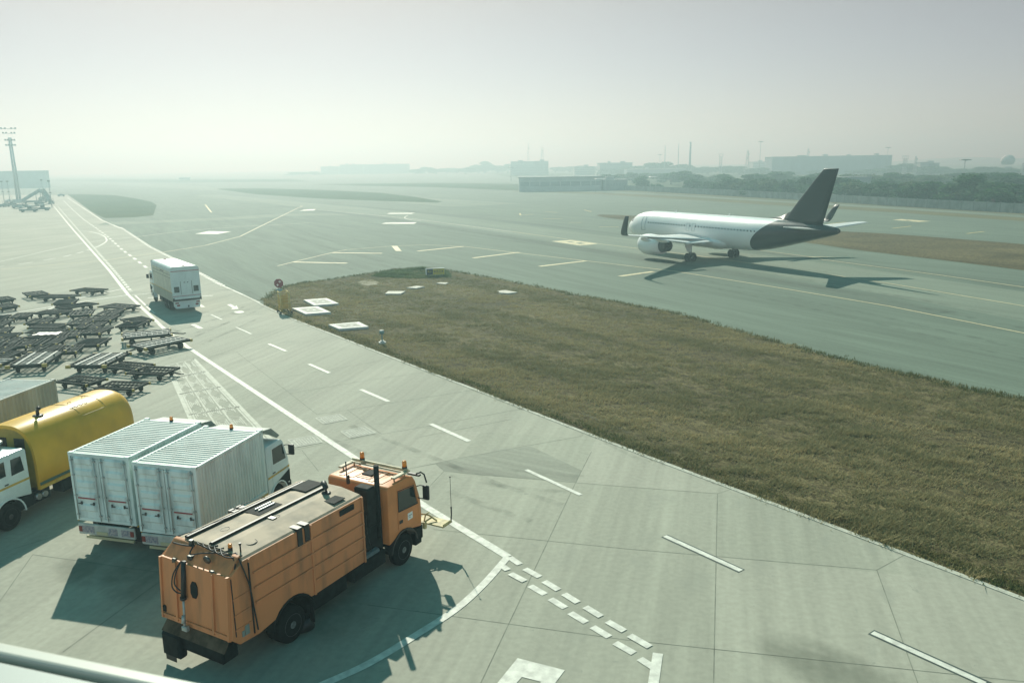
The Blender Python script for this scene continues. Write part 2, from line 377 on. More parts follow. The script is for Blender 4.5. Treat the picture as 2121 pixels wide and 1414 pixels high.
line([(1060, 480), (1142, 491), (1240, 505), (1438, 529), (1650, 559), (1840, 587), (2121, 634), (2400, 680)], .2)
line([(1565, 517.5), (1676, 532), (1705, 538), (1940, 569), (2121, 595), (2300, 622)], .2)
for s, e, wd in (((607.5, 543), (719, 545.4), .75), ((687.5, 523.6), (791, 525), .75), ((865, 520.4), (960, 510.6), .75), ((980, 534.6), (1075, 522.8), .75), ((1117.5, 552), (1215, 540.4), .75), ((1284, 572.4), (1353, 562.7), .75), ((1676, 532.4), (1765, 533.6), .6)):
    line([s, e], wd)
b.poly([G(*p) for p in ((810.5, 509.4), (822.5, 509.4), (832, 520), (820, 520))])
for q in (((1849, 455.5), (1868, 454), (1927, 458.4), (1903, 460)), ((1142, 500), (1180, 497.5), (1239, 505), (1202, 508.8))):
    b.poly([G(*p) for p in q])
tag(b.build('cream_markings', M['paint_cream'], loc=(0, 0, 0.018)), kind='structure')
b = MB()
for s, e in (((1715, 464), (1751.5, 460)), ((1849, 473), (1887, 468.6)), ((2002, 484), (2038, 479.6)), ((1210, 435), (1225, 438.6)), ((1129, 438.6), (1155, 440.6)), ((1240, 470), (1282, 470.4)), ((1078, 446), (1105, 444)), ((1077, 442), (1078, 446)), ((1178, 461), (1205, 461)), ((1125, 453), (1165, 453.5)), ((425, 424), (438, 440))):
    line([s, e], .45)
tag(b.build('yellow_markings', M['paint_yellow'], loc=(0, 0, 0.018)), kind='structure')
b = MB()                                                     # figures inside the painted boards
for q in (((1172, 500.5), (1183, 500), (1190, 501.5), (1178, 502)), ((1192, 503), (1203, 502.6), (1213, 504.5), (1200, 505.5)), ((1872, 456), (1880, 456), (1890, 457.5), (1880, 457.5))):
    b.poly([G(*p) for p in q])
tag(b.build('board_figures', M['asphalt_light'], loc=(0, 0, 0.022)), kind='structure')
# worn planning grid painted on the apron
b = MB()
TL, TR, BL, BR = G(345, 757), G(402, 744), G(425, 935), G(566, 915)
def bil(u, v): return (TL*(1-u)+TR*u)*(1-v) + (BL*(1-u)+BR*u)*v
for u, wd in ((0, .22), (.07, .1), (.36, .1), (.64, .1), (.93, .1), (1, .22)): strip(b, [bil(u, v/8) for v in range(9)], wd)
for v in (0, .2, .42, .66, .88): strip(b, [bil(0, v), bil(1, v)], .14)
rr = random.Random(3)
for i in range(3):
    for j in range(8):
        u0, v0 = .10+.28*i+rr.uniform(0, .03), .02+.12*j+rr.uniform(0, .02); du, dv = .18, .085
        for k in range(rr.choice((2, 3))):
            e = .035*k; f = .016*k
            if du-2*e < .03: break
            q = [bil(u0+e, v0+f), bil(u0+du-e, v0+f), bil(u0+du-e, v0+dv-f), bil(u0+e, v0+dv-f)]
            strip(b, q + [q[0]], .06)
tag(b.build('worn_apron_markings', M['paint_faint'], loc=(0, 0, 0.016)), kind='structure')

# ------------------------------------------------------------------ grass islands
def inside(p, poly):
    c = False; j = len(poly)-1
    for i in range(len(poly)):
        a, d = poly[i], poly[j]
        if (a[1] > p[1]) != (d[1] > p[1]) and p[0] < (d[0]-a[0])*(p[1]-a[1])/(d[1]-a[1])+a[0]: c = not c
        j = i
    return c
ISLAND = [k for k in KERB if k[0] >= 540]
ISL_TOP = [(2300, 868), (2121, 828), (2000, 805), (1900, 781), (1800, 760), (1700, 733), (1600, 706), (1500, 678), (1400, 650), (1290, 628), (1200, 612), (1100, 592), (1000, 573), (930, 561), (880, 556), (830, 558), (790, 563), (700, 577), (620, 588), (580, 600), (545, 622)]
isl = [(p.x, p.y) for p in [G(*k) + Vector((.12, .08, 0)) for k in ISLAND]] + [(p.x, p.y) for p in smoothed(gpts(ISL_TOP), 4)]
sheet('grass_island', isl, M['soil'], 0.008)
i1 = [(139, 402.5), (175, 402.5), (235, 404), (280, 411), (312, 417.5), (325, 425), (321, 435), (317.5, 446), (280, 450), (220, 452), (210, 449), (185, 435), (162.5, 417.5)]
sheet('grass_island', gpts(i1), M['soil_green'], 0.012)
i2 = [(450, 391), (530, 390), (680, 394), (792, 400), (860, 408), (916, 417.5), (905, 420), (780, 416), (655, 411), (530, 402.5), (455, 393)]
sheet('grass_island', gpts(i2), M['soil_green'], 0.016)
i3 = [(1235, 446.5), (1260, 444.6), (1400, 452), (1600, 469), (1740, 479), (1850, 485), (2121, 506), (2400, 530), (2400, 600), (2121, 560), (1890, 531.6), (1765, 516.6), (1672, 503), (1500, 482), (1300, 457), (1250, 450)]
sheet('grass_island', [(p.x, p.y) for p in smoothed(gpts(i3), 4)], M['soil'], 0.02)
i4 = [(1100, 394), (1235, 398.5), (1400, 406.5), (1590, 418), (1850, 433), (2121, 451), (2400, 471), (2400, 480), (2121, 458.5), (1850, 440), (1590, 424.5), (1400, 412), (1235, 402), (1060, 397)]
sheet('grass_verge', gpts(i4), M['soil_tan'], 0.008)
i5 = [(1060, 391), (1235, 394.5), (1400, 402.5), (1590, 414), (1850, 428.5), (2121, 445.5), (2400, 464), (2400, 456), (2121, 440), (1850, 424), (1590, 410), (1400, 399), (1240, 391)]
sheet('grass_verge', gpts(i5), M['soil_tan'], 0.016)
i6 = [(640, 382), (900, 379), (1060, 381), (1250, 386), (1075, 395), (900, 388), (760, 385)]
sheet('grass_verge', gpts(i6), M['soil_green'], 0.02)
i7 = [(60, 369), (400, 372), (600, 371), (640, 376), (400, 378), (100, 376)]
sheet('grass_verge', gpts(i7), M['soil_green'], 0.02)

def blade_mat(name, cols, scale):
    m = bpy.data.materials.new(name); m.use_nodes = True; n = m.node_tree; L = n.links.new; b = n.nodes['Principled BSDF']
    b.inputs['Roughness'].default_value = .8; b.inputs['Specular IOR Level'].default_value = .15
    ge = n.nodes.new('ShaderNodeNewGeometry'); r = n.nodes.new('ShaderNodeValToRGB'); e = r.color_ramp.elements
    e[0].color = (*cols[0], 1); e[1].color = (*cols[1], 1)
    tc = n.nodes.new('ShaderNodeTexCoord'); no = n.nodes.new('ShaderNodeTexNoise'); no.inputs['Scale'].default_value = scale; no.inputs['Detail'].default_value = 5
    mp = n.nodes.new('ShaderNodeMapping'); mp.vector_type = 'TEXTURE'; mp.inputs['Rotation'].default_value = (0, 0, 2.2); mp.inputs['Scale'].default_value = (7.0, .6, 1)
    L(tc.outputs['Object'], mp.inputs[0]); L(mp.outputs[0], no.inputs['Vector'])
    r2 = n.nodes.new('ShaderNodeValToRGB'); f = r2.color_ramp.elements
    f[0].position = .44; f[0].color = (*cols[2], 1); f[1].position = .56; f[1].color = (*cols[3], 1)
    L(no.outputs[0], r2.inputs[0]); L(ge.outputs['Random Per Island'], r.inputs[0])
    x = n.nodes.new('ShaderNodeMix'); x.data_type = 'RGBA'; x.inputs[0].default_value = .5
    L(r.outputs[0], x.inputs[6]); L(r2.outputs[0], x.inputs[7]); L(x.outputs[2], b.inputs['Base Color'])
    tr = n.nodes.new('ShaderNodeBsdfTranslucent'); L(x.outputs[2], tr.inputs[0])
    ms = n.nodes.new('ShaderNodeMixShader'); ms.inputs[0].default_value = .35
    L(b.outputs[0], ms.inputs[1]); L(tr.outputs[0], ms.inputs[2]); L(ms.outputs[0], n.nodes['Material Output'].inputs[0])
    return m
M['blades'] = blade_mat('dry_grass_blades', ((.49, .42, .23), (.28, .24, .11), (.13, .135, .055), (.43, .35, .18)), .16)
M['blades_green'] = blade_mat('green_grass_blades', ((.09, .15, .04), (.15, .19, .06), (.07, .12, .035), (.12, .17, .05)), .2)
from mathutils import noise as NZ
def blades(name, poly, n, hgt, m, weight=None, seed=1, wid=.02, nb=13, clump=.17):
    """clumps of cut grass blades; cover and height follow a slow noise so that worn and rank patches alternate"""
    R = random.Random(seed); xs = [p[0] for p in poly]; ys = [p[1] for p in poly]; V, F = [], []; k = 0; tries = 0
    while k < n and tries < n*60:
        tries += 1
        x, y = R.uniform(min(xs), max(xs)), R.uniform(min(ys), max(ys))
        if weight and R.random() > weight(x, y): continue
        if not inside((x, y), poly): continue
        f = NZ.fractal(Vector((x*.22+y*.05, y*.35, seed)), 1.0, 2.0, 5); g2 = NZ.fractal(Vector((x*.9+y*.3, y*1.3, 3.0)), .8, 2.0, 3)
        if R.random() > .72+.6*f+1.1*g2: continue
        k += 1; hs = hgt*max(.3, .95+1.1*f+1.5*g2)
        for q in range(nb):
            a = R.uniform(0, 2*pi); h = hs*R.uniform(.4, 1.3); ln = h*R.uniform(.5, 2.0)
            bx, by = x+R.gauss(0, clump), y+R.gauss(0, clump); dx, dy = cos(a), sin(a); wv = wid*R.uniform(.6, 1.4)
            i = len(V)
            V += [(bx-dy*wv, by+dx*wv, 0), (bx+dy*wv, by-dx*wv, 0), (bx+dx*ln, by+dy*ln, h)]; F.append((i, i+1, i+2))
    me = bpy.data.meshes.new(name); me.from_pydata(V, [], F); me.materials.append(m)
    o = bpy.data.objects.new(name, me); COL.objects.link(o); o.location.z = .008; return o
isv = [p for p in isl if p[0] < 60]
wt = lambda x, y: min(1.0, (26.0/max(10, hypot(x, y)))**1.3)
o = blades('dry_grass', isl, 34000, .095, M['blades'], lambda x, y: wt(x, y) if -35 < x < 45 else 0, 1, .016)
tag(o, 'short dry brown grass covering the island beside the service road', 'grass', kind='stuff')
gr = [(p.x, p.y) for p in gpts([(770, 573), (800, 563), (840, 559), (880, 557), (925, 562), (930, 575), (850, 577)])]
o = blades('green_grass', gr, 4000, .13, M['blades_green'], None, 2, .03)
tag(o, 'bright green grass patch behind the taxiway sign', 'grass', kind='stuff')
# taller tufts along the edges of the island
edge = [(p.x, p.y) for p in smoothed(gpts(ISL_TOP), 12) if p.x < 55]
band_pts = [(x, y) for x, y in edge] 
V, F, R = [], [], random.Random(5)
kb = [(p.x-.0, p.y) for p in smoothed(gpts([k for k in KERB if k[0] >= 540]), 10) if p.x < 40]
for pts, num, sx, h0 in ((edge, 1500, .5, .17), (kb, 1500, .35, .10)):
    for _ in range(num):
        i = R.randrange(len(pts)-1); t = R.random(); x = pts[i][0]*(1-t)+pts[i+1][0]*t; y = pts[i][1]*(1-t)+pts[i+1][1]*t
        x += R.gauss(0, sx*.5); y += R.gauss(0, sx*.5)
        if pts is kb: x += .5; y += .35
        for q in range(5):
            a = R.uniform(0, 2*pi); h = h0*R.uniform(.4, 1.5); ln = h*.4; bx, by = x+R.gauss(0, .12), y+R.gauss(0, .12); i0 = len(V)
            V += [(bx-sin(a)*.03, by+cos(a)*.03, 0), (bx+sin(a)*.03, by-cos(a)*.03, 0), (bx+cos(a)*ln, by+sin(a)*ln, h)]; F.append((i0, i0+1, i0+2))
me = bpy.data.meshes.new('grass_tufts'); me.from_pydata(V, [], F); me.materials.append(blade_mat('edge_tuft_blades', ((.14, .15, .06), (.10, .12, .045), (.08, .11, .04), (.2, .17, .08)), .3))
o = bpy.data.objects.new('grass_tufts', me); COL.objects.link(o); o.location.z = .008
tag(o, 'taller green grass tufts along the edges of the dry island', 'grass', kind='stuff')
# ------------------------------------------------------------------ shared paints
M['white'] = mat('white_gloss_paint', (.82, .83, .80), 0.28, var=.06, scale=1.2, coat=.3)
M['white_dirty'] = mat('white_grimy_paint', (.48, .50, .45), 0.6, col2=(.28, .30, .26), scale=2.2, detail=10, lo=.30, hi=.55)
M['tyre'] = mat('tyre_rubber', (.011, .015, .015), 0.9, var=.4, scale=12, spec=.12)
M['rim'] = mat('wheel_rim', (.16, .18, .17), 0.55, .2, var=.5, scale=9)
M['rim_dark'] = mat('dark_wheel_rim', (.06, .06, .055), 0.6, .2, var=.4, scale=9)
M['dark'] = mat('dark_chassis_paint', (.012, .018, .018), 0.75, var=.5, scale=5, spec=.15)
M['black'] = mat('black_plastic', (.012, .014, .015), 0.5)
M['metal'] = mat('bare_metal', (.42, .43, .42), 0.38, .9, var=.25, scale=6)
M['darkmetal'] = mat('dark_burnt_metal', (.10, .10, .095), 0.45, .8, var=.4, scale=4)
M['glass'] = mat('vehicle_glass', (.012, .022, .022), 0.08, spec=.6)
M['lamp_red'] = mat('red_lamp_lens', (.22, .03, .022), 0.35)
M['lamp_amber'] = mat('amber_beacon_lens', (.75, .24, .02), 0.2, coat=.3)
M['red'] = mat('red_stripe_paint', (.30, .035, .04), 0.5)
M['yellow_line'] = mat('yellow_stripe_paint', (.62, .40, .06), 0.5, var=.2, scale=4)
M['plate'] = mat('number_plate', (.45, .42, .25), 0.5)
M['galv'] = mat('galvanised_steel', (.40, .43, .41), 0.5, .5, var=.2, scale=3)

# ------------------------------------------------------------------ airliner
def plane_paint():
    m = bpy.data.materials.new('airliner_two_tone_paint'); m.use_nodes = True; n = m.node_tree; L = n.links.new; b = n.nodes['Principled BSDF']
    b.inputs['Roughness'].default_value = .3; b.inputs['Coat Weight'].default_value = .35; b.inputs['Coat Roughness'].default_value = .1
    tc = n.nodes.new('ShaderNodeTexCoord'); sp = n.nodes.new('ShaderNodeSeparateXYZ'); L(tc.outputs['Object'], sp.inputs[0])
    def mth(op, a, c=None):
        x = n.nodes.new('ShaderNodeMath'); x.operation = op
        for i, v in enumerate((a, c)):
            if v is None: continue
            if isinstance(v, (int, float)): x.inputs[i].default_value = v
            else: L(v, x.inputs[i])
        return x.outputs[0]
    t = mth('MAXIMUM', mth('DIVIDE', mth('SUBTRACT', sp.outputs[2], 1.75), 4.15), 0.0)
    lim = mth('SUBTRACT', 17.71-25.7, mth('MULTIPLY', mth('POWER', t, 2.1), 3.7))     # dark paint where x < lim
    f = mth('LESS_THAN', sp.outputs[0], lim)
    no = n.nodes.new('ShaderNodeTexNoise'); no.inputs['Scale'].default_value = .8; L(tc.outputs['Object'], no.inputs[0])
    r = n.nodes.new('ShaderNodeValToRGB'); e = r.color_ramp.elements; e[0].color = (.80, .81, .79, 1); e[1].color = (.86, .87, .84, 1); L(no.outputs[0], r.inputs[0])
    x = n.nodes.new('ShaderNodeMix'); x.data_type = 'RGBA'; L(f, x.inputs[0]); L(r.outputs[0], x.inputs[6]); x.inputs[7].default_value = (.007, .017, .022, 1); L(x.outputs[2], b.inputs['Base Color'])
    return m
M['plane'] = plane_paint()
M['tail'] = mat('dark_tail_paint', (.009, .019, .024), 0.45, var=.12, scale=.6)
M['wing'] = mat('wing_grey_paint', (.68, .70, .68), 0.4, var=.1, scale=1.5)
M['pane'] = mat('cabin_window_pane', (.03, .05, .06), 0.3)
M['doorline'] = mat('door_outline_paint', (.22, .27, .28), 0.5)
pl = empty('airliner', (26.85, 109.05, 0), 2.084, 'white twin engined airliner with dark tail taxiing away past the grass island', 'airplane')
FS = [(0, 3.32, .04, .04), (.25, 3.34, .5, .5), (.8, 3.42, .95, .92), (1.6, 3.55, 1.36, 1.3), (2.6, 3.70, 1.70, 1.62), (3.8, 3.80, 1.92, 1.83), (5.5, 3.85, 2.05, 1.96), (7, 3.86, 2.07, 1.975), (16, 3.86, 2.07, 1.975), (24, 3.86, 2.07, 1.975),
      (26, 3.91, 2.0, 1.93), (28, 4.06, 1.84, 1.78), (30, 4.28, 1.6, 1.55), (32, 4.5, 1.31, 1.27), (34, 4.70, .99, .95), (35.6, 4.84, .72, .68), (36.8, 4.93, .48, .42), (37.4, 4.97, .33, .29), (37.57, 4.98, .2, .18)]
def fus(xb):
    for a, c in zip(FS, FS[1:]):
        if a[0] <= xb <= c[0]:
            t = (xb-a[0])/(c[0]-a[0]); return tuple(a[i]*(1-t)+c[i]*t for i in range(1, 4))
    return FS[-1][1:]
X = lambda xb: 17.71-xb
b = MB(); n = 40
xs = sorted(set([f[0] for f in FS] + [i*.75 for i in range(1, 50) if i*.75 < 37]))
b.loft([[(X(x), fus(x)[2]*cos(2*pi*i/n), fus(x)[0]+fus(x)[1]*sin(2*pi*i/n)) for i in range(n)] for x in xs], True, True)
b.build('fuselage', M['plane'], pl)
# wing to body fairing
b = MB(); prof = [(10.6, .05, .1), (11.6, 1.2, .5), (13, 1.95, .85), (15, 2.15, 1.0), (18, 2.15, 1.0), (20.5, 1.9, .85), (22.2, 1.2, .5), (23.4, .1, .1)]
b.loft([[(X(x), ry*cos(2*pi*i/24), 2.55+rz*sin(2*pi*i/24)) for i in range(24)] for x, ry, rz in prof], True, True)
b.build('belly_fairing', M['white'], pl)
def foil(le, te, y, z, th, side, vert=False, nose=.12):
    c = te-le; up = [(0, 0), (.02, .28), (.08, .36), (.2, .48), (.38, .5), (.6, .38), (.8, .2), (1, .02)]
    pts = [(u, h) for u, h in up] + [(u, -h*.75) for u, h in up[::-1][1:-1]]
    if vert: return [(X(le+u*c), h*th*c, z) for u, h in pts]
    return [(X(le+u*c), side*y, z+h*th*c) for u, h in pts]
def wing_z(y): return 2.75+max(0, y-1.5)*.089+((y-1.5)/15.5)**2*.25
for sd in (1, -1):
    b = MB()
    st = [(1.2, 11.7, 19.0, .13), (3.0, 12.75, 19.05, .125), (6.4, 14.6, 19.15, .115), (10, 16.55, 20.05, .11), (14, 18.72, 21.05, .105), (16.6, 20.12, 21.72, .10), (17.05, 20.4, 21.85, .10)]
    b.loft([foil(le, te, y, wing_z(y), th, sd) for y, le, te, th in st], True, True)
    wo = b.build('wing', M['wing'], pl)
    b = MB(); rings = []
    z0 = wing_z(17.05)
    for y, dz, le, te in ((17.05, 0, 20.4, 21.85), (17.35, .12, 20.62, 21.98), (17.55, .40, 20.85, 22.1), (17.68, .9, 21.15, 22.3), (17.85, 1.8, 21.75, 22.66), (17.95, 2.35, 22.15, 22.88)):
        nrm = Vector((0, cos(min(1.35, dz*1.6)), 0)); c = te-le; up = [(0, 0), (.1, .05), (.4, .055), (.8, .03), (1, 0), (.8, -.03), (.4, -.055), (.1, -.05)]
        ang = 0 if dz == 0 else min(1.42, .5+dz*1.1)
        rings.append([(X(le+u*c), sd*(y - h*c*sin(ang)), z0+dz+h*c*cos(ang)) for u, h in up])
    b.loft(rings, True, True); b.build('winglet', M['tail'], wo)
    # flap track fairings
    for y, x0, ln in ((3.6, 17.6, 2.6), (6.8, 17.3, 3.0), (10.2, 18.2, 2.8), (13.4, 19.3, 2.2)):
        b = MB(); zc = wing_z(y)-.30
        b.loft([[(X(x0+ln*t), sd*y+.16*r*cos(2*pi*i/10), zc-.12*t+.26*r*sin(2*pi*i/10)) for i in range(10)] for t, r in ((0, .05), (.15, .7), (.4, 1), (.7, .8), (1, .05))], True, True)
        b.build('flap_fairing', M['wing'], wo)
    b = MB(); b.box((X(19.1), sd*4.2, wing_z(4.2)-.22), (1.5, 4.4, .1), .03, Matrix.Rotation(-.18, 3, 'Y')); b.box((X(20.3), sd*9.8, wing_z(9.8)-.2), (1.0, 5.6, .08), .03, Matrix.Rotation(-.15, 3, 'Y') @ Matrix.Rotation(sd*.09, 3, 'X') @ Matrix.Rotation(-sd*.33, 3, 'Z'))
    b.build('flap', M['wing'], wo)
    # engine
    ex, ey, ez = 10.5, 5.75, 1.98
    b = MB(); b.lathe((X(ex), sd*ey, ez), (-1, 0, 0), [(0.0, 1.02), (-.05, 1.14), (.06, 1.22), (.6, 1.34), (1.6, 1.38), (2.9, 1.30), (4.1, 1.06), (4.12, .96), (2.6, .98), (.3, .92)], 28, True, False)
    en = b.build('engine', M['plane'], pl)
    b = MB(); b.lathe((X(ex+3.1), sd*ey, ez), (-1, 0, 0), [(0, .94), (1.0, .90), (1.5, .76), (2.0, .70), (2.0, .6), (1.4, .58)], 24); b.build('exhaust_nozzle', M['darkmetal'], en)
    b = MB(); b.lathe((X(ex+4.2), sd*ey, ez), (-1, 0, 0), [(0, .55), (.8, .38), (1.35, .05)], 16); b.build('exhaust_cone', M['black'], en)
    b = MB(); b.lathe((X(ex+.5), sd*ey, ez), (1, 0, 0), [(0, .82), (.05, .8), (.1, .3), (.45, .02)], 24); b.build('fan', M['darkmetal'], en)
    b = MB(); zt = wing_z(5.75)
    b.loft([[(X(12.2), sd*ey+s, ez+1.2) for s in (-.02, .02)] + [(X(12.2), sd*ey+s, ez+1.33) for s in (.02, -.02)],
            [(X(13.6), sd*ey+s, ez+.8) for s in (-.22, .22)] + [(X(13.6), sd*ey+s, zt+.12) for s in (.22, -.22)],
            [(X(15.3), sd*ey+s, ez+.75) for s in (-.24, .24)] + [(X(15.3), sd*ey+s, zt) for s in (.24, -.24)],
            [(X(17.2), sd*ey+s, zt-.35) for s in (-.03, .03)] + [(X(17.2), sd*ey+s, zt-.1) for s in (.03, -.03)]], True, True)
    b.build('engine_pylon', M['wing'], pl)
    # main gear
    b = MB(); b.cyl((0, sd*3.8, .55), (.1, sd*3.65, 3.0), .13, .17); b.cyl((0, sd*3.8-.62, .58), (0, sd*3.8+.62, .58), .10); b.cyl((.1, sd*3.7, 2.2), (.1, sd*2.2, 2.6), .08); b.cyl((.1, sd*3.8, .9), (.7, sd*3.75, 2.5), .06)
    lg = b.build('main_gear', M['galv'], pl)
    b = MB(); b.prism([(-.55, 1.35), (.2, 1.25), (.75, 2.0), (.75, 2.95), (-.65, 2.95)], 'y', sd*4.12, sd*4.18, .01); b.build('gear_door', M['wing'], lg)
    for q in (-.46, .46):
        b = MB(); b.lathe((0, sd*3.8+q-.2, .58), (0, 1, 0), [(0, .33), (.02, .48), (.10, .57), (.30, .57), (.38, .48), (.40, .33)], 24)
        wh = b.build('wheel', M['tyre'], lg); b = MB(); b.lathe((0, sd*3.8+q-.17, .58), (0, 1, 0), [(0, .05), (.0, .31), (.34, .31), (.34, .05)], 18); b.build('rim', M['rim'], wh)
    # tailplane
    b = MB(); b.loft([foil(le, te, y, 4.95+y*.105, .09, sd) for y, le, te in ((.2, 31.3, 35.6), (3, 33.1, 36.0), (6.0, 35.0, 36.55), (6.22, 35.3, 36.6))], True, True); b.build('tailplane', M['wing'], pl)
b = MB(); b.loft([foil(le, te, 0, z, th, 1, True) for z, le, te, th in ((5.3, 28.6, 35.25, .09), (6.1, 29.9, 35.45, .09), (8.0, 31.5, 35.95, .09), (10.5, 33.75, 36.6, .09), (11.7, 34.85, 36.93, .085), (11.78, 35.0, 36.93, .07))], True, True)
fin = b.build('fin', M['tail'], pl)
b = MB(); b.loft([[(X(26.8), .0, 5.85), (X(26.8), .02, 5.82), (X(26.8), -.02, 5.82)], [(X(29.2), 0, 6.25), (X(29.2), .12, 5.6), (X(29.2), -.12, 5.6)], [(X(30.4), 0, 6.8), (X(30.4), .2, 5.5), (X(30.4), -.2, 5.5)]], True, True); b.build('dorsal_fillet', M['tail'], fin)
b = MB(); b.lathe((X(37.3), 0, 4.97), (-1, 0, 0), [(0, .27), (.32, .2), (.33, .15), (.05, .1)], 14); b.build('tail_exhaust', M['darkmetal'], pl)
# nose gear
b = MB(); b.cyl((X(5.07), 0, .4), (X(5.2), 0, 2.2), .09, .12); b.cyl((X(5.07), -.35, .4), (X(5.07), .35, .4), .06); ng = b.build('nose_gear', M['galv'], pl)
for q in (-.26, .26):
    b = MB(); b.lathe((X(5.07), q-.11, .39), (0, 1, 0), [(0, .2), (.02, .32), (.07, .38), (.15, .38), (.2, .32), (.22, .2)], 20); b.build('wheel', M['tyre'], ng)
# cabin windows (left side), doors
def side_pt(xb, z, off=.012):
    zc, rz, ry = fus(xb); s = max(-1, min(1, (z-zc)/rz)); return Vector((X(xb), ry*sqrt(max(0, 1-s*s))+off, z))
proto = None
for i in range(38):
    xb = 6.6+i*.545
    if i in (15, 17): continue
    if proto is None:
        b = MB(); b.poly([(-.12*cos(2*pi*k/12), .0, .19*sin(2*pi*k/12)) for k in range(12)])
        bmesh.ops.solidify(b.bm, geom=list(b.bm.faces), thickness=.02)
        proto = b.build('cabin_window', M['pane'], pl); o = proto
    else: o = clone(proto, pl)
    o.location = side_pt(xb, 4.33, .004); o.rotation_euler = (-.22, 0, 0)
def door(x0, x1, z0, z1, r=.035, nm='door_outline'):
    b = MB(); P = []
    for x, z in [(x0, z0+(z1-z0)*k/8) for k in range(9)] + [(x1, z1-(z1-z0)*k/8) for k in range(9)]: P.append(side_pt(x, z, .0))
    b.tube(P + [P[0]], r, 5); return b.build(nm, M['doorline'], pl)
door(5.0, 5.85, 3.3, 5.1); door(14.6, 15.15, 3.75, 4.75, .02); door(15.7, 16.25, 3.75, 4.75, .02)
b = MB(); b.prism([(X(9.8), 5.9), (X(10.3), 5.9), (X(10.35), 6.2), (X(10.15), 6.2)], 'y', -.02, .02); b.prism([(X(20.2), 5.9), (X(20.6), 5.9), (X(20.65), 6.15), (X(20.5), 6.15)], 'y', -.02, .02); b.build('blade_antenna', M['white'], pl)
b = MB(); P = [side_pt(x, 5.5, .02) for x in (0.9,)]; b.loft([[side_pt(1.75+.2*k, 4.3+.5*j, .01) for j in (0, .5, 1)] for k in range(4)], False, True, False); b.build('cockpit_window', M['glass'], pl)

# ------------------------------------------------------------------ vehicle parts
def wheel(parent, x, y, r, w_, rimm=None, dual=False, name='wheel', hub=.55):
    """axis along y; y is the outer face, side given by its sign"""
    s = 1 if y > 0 else -1
    b = MB(); W = w_*(2.1 if dual else 1)
    prof = [(0, r*.62), (.02, r*.86), (.06, r*.97), (W*.5, r), (W-.06, r*.97), (W-.02, r*.86), (W, r*.62)]
    b.lathe((x, y, r), (0, -s, 0), prof, 28)
    o = b.build(name, M['tyre'], parent)
    b = MB(); b.lathe((x, y-s*.0, r), (0, -s, 0), [(.02, r*.62), (-.005, r*.58), (.05, r*.5), (.09, r*.30), (.02, r*.26), (-.01, r*.16), (-.01, .01)], 22)
    for k in range(8):
        a = k*pi/4; b.cyl((x+cos(a)*r*.40, y-s*.07, r+sin(a)*r*.40), (x+cos(a)*r*.40, y-s*.045, r+sin(a)*r*.40), r*.045, seg=6)
    b.build('rim', rimm or M['rim'], o); return o
def beacon(parent, p, r=.075, h=.17, base=.07):
    b = MB(); b.cyl(p, (p[0], p[1], p[2]+base), r*1.05, r*1.0, 14); o = b.build('beacon', M['black'], parent)
    b = MB(); b.lathe((p[0], p[1], p[2]+base), (0, 0, 1), [(0, r*.95), (h*.85, r*.85), (h, r*.6), (h, .01)], 14); b.build('beacon_lens', M['lamp_amber'], o); return o
def mirror(parent, p, s, h=.42, arm=.3):
    b = MB(); b.box(p, (.10, .24, h), .03, seg=2); b.tube([(p[0]-.02, p[1], p[2]+h*.45), (p[0]-.06, p[1]-s*arm*.6, p[2]+h*.5), (p[0]-.1, p[1]-s*arm, p[2]+h*.4)], .018); b.tube([(p[0]-.02, p[1], p[2]-h*.45), (p[0]-.1, p[1]-s*arm, p[2]-h*.4)], .018)
    return b.build('mirror', M['black'], parent)
def arch(b, x, y0, y1, r, z, t=.05, a0=0.0, a1=pi, n=12):
    rings = []
    for i in range(n+1):
        a = a0+(a1-a0)*i/n
        rings.append([(x+cos(a)*r, y0, z+sin(a)*r), (x+cos(a)*r, y1, z+sin(a)*r), (x+cos(a)*(r+t), y1, z+sin(a)*(r+t)), (x+cos(a)*(r+t), y0, z+sin(a)*(r+t))])
    b.loft(rings, True, False)
# ------------------------------------------------------------------ box lorries
M['cont'] = mat('grimy_white_container_paint', (.68, .79, .74), 0.55, col2=(.50, .59, .55), scale=1.3, detail=12, lo=.32, hi=.6, stretch=(1, 1, .35))
M['cont_roof'] = mat('container_roof_paint', (.60, .62, .575), 0.6, col2=(.42, .44, .40), scale=1.0, detail=10, lo=.3, hi=.55)
M['cont_door'] = mat('streaked_container_door_paint', (.66, .77, .73), 0.55, col2=(.42, .50, .47), scale=2.6, detail=12, lo=.34, hi=.56, stretch=(1, 1, .25))
M['cont_grey'] = mat('grey_container_paint', (.42, .46, .42), 0.6, col2=(.30, .33, .30), scale=1.5, detail=10, stretch=(1, 1, .3))
M['deflector'] = mat('grey_deflector_paint', (.22, .27, .24), 0.5, var=.2, scale=2)
M['sticker'] = mat('small_stickers', (.16, .17, .22), 0.5, col2=(.42, .38, .36), scale=14)
M['cab_white'] = mat('white_cab_paint', (.68, .77, .75), 0.35, var=.08, scale=2, coat=.3)
def corrugated(b, L, y, z0, z1, pitch, amp, x0=0.0, s=1):
    n = int(round(L/pitch)); pts = []
    for i in range(n):
        x = x0+L*i/n; p = L/n
        pts += [(x, 0), (x+.32*p, 0), (x+.5*p, -amp), (x+.82*p, -amp)]
    pts.append((x0+L, 0))
    lo = [b.bm.verts.new((x, y+s*d, z0)) for x, d in pts]; hi = [b.bm.verts.new((x, y+s*d, z1)) for x, d in pts]
    for i in range(len(pts)-1): f = b.bm.faces.new((lo[i], lo[i+1], hi[i+1], hi[i])); f.material_index = b.mi
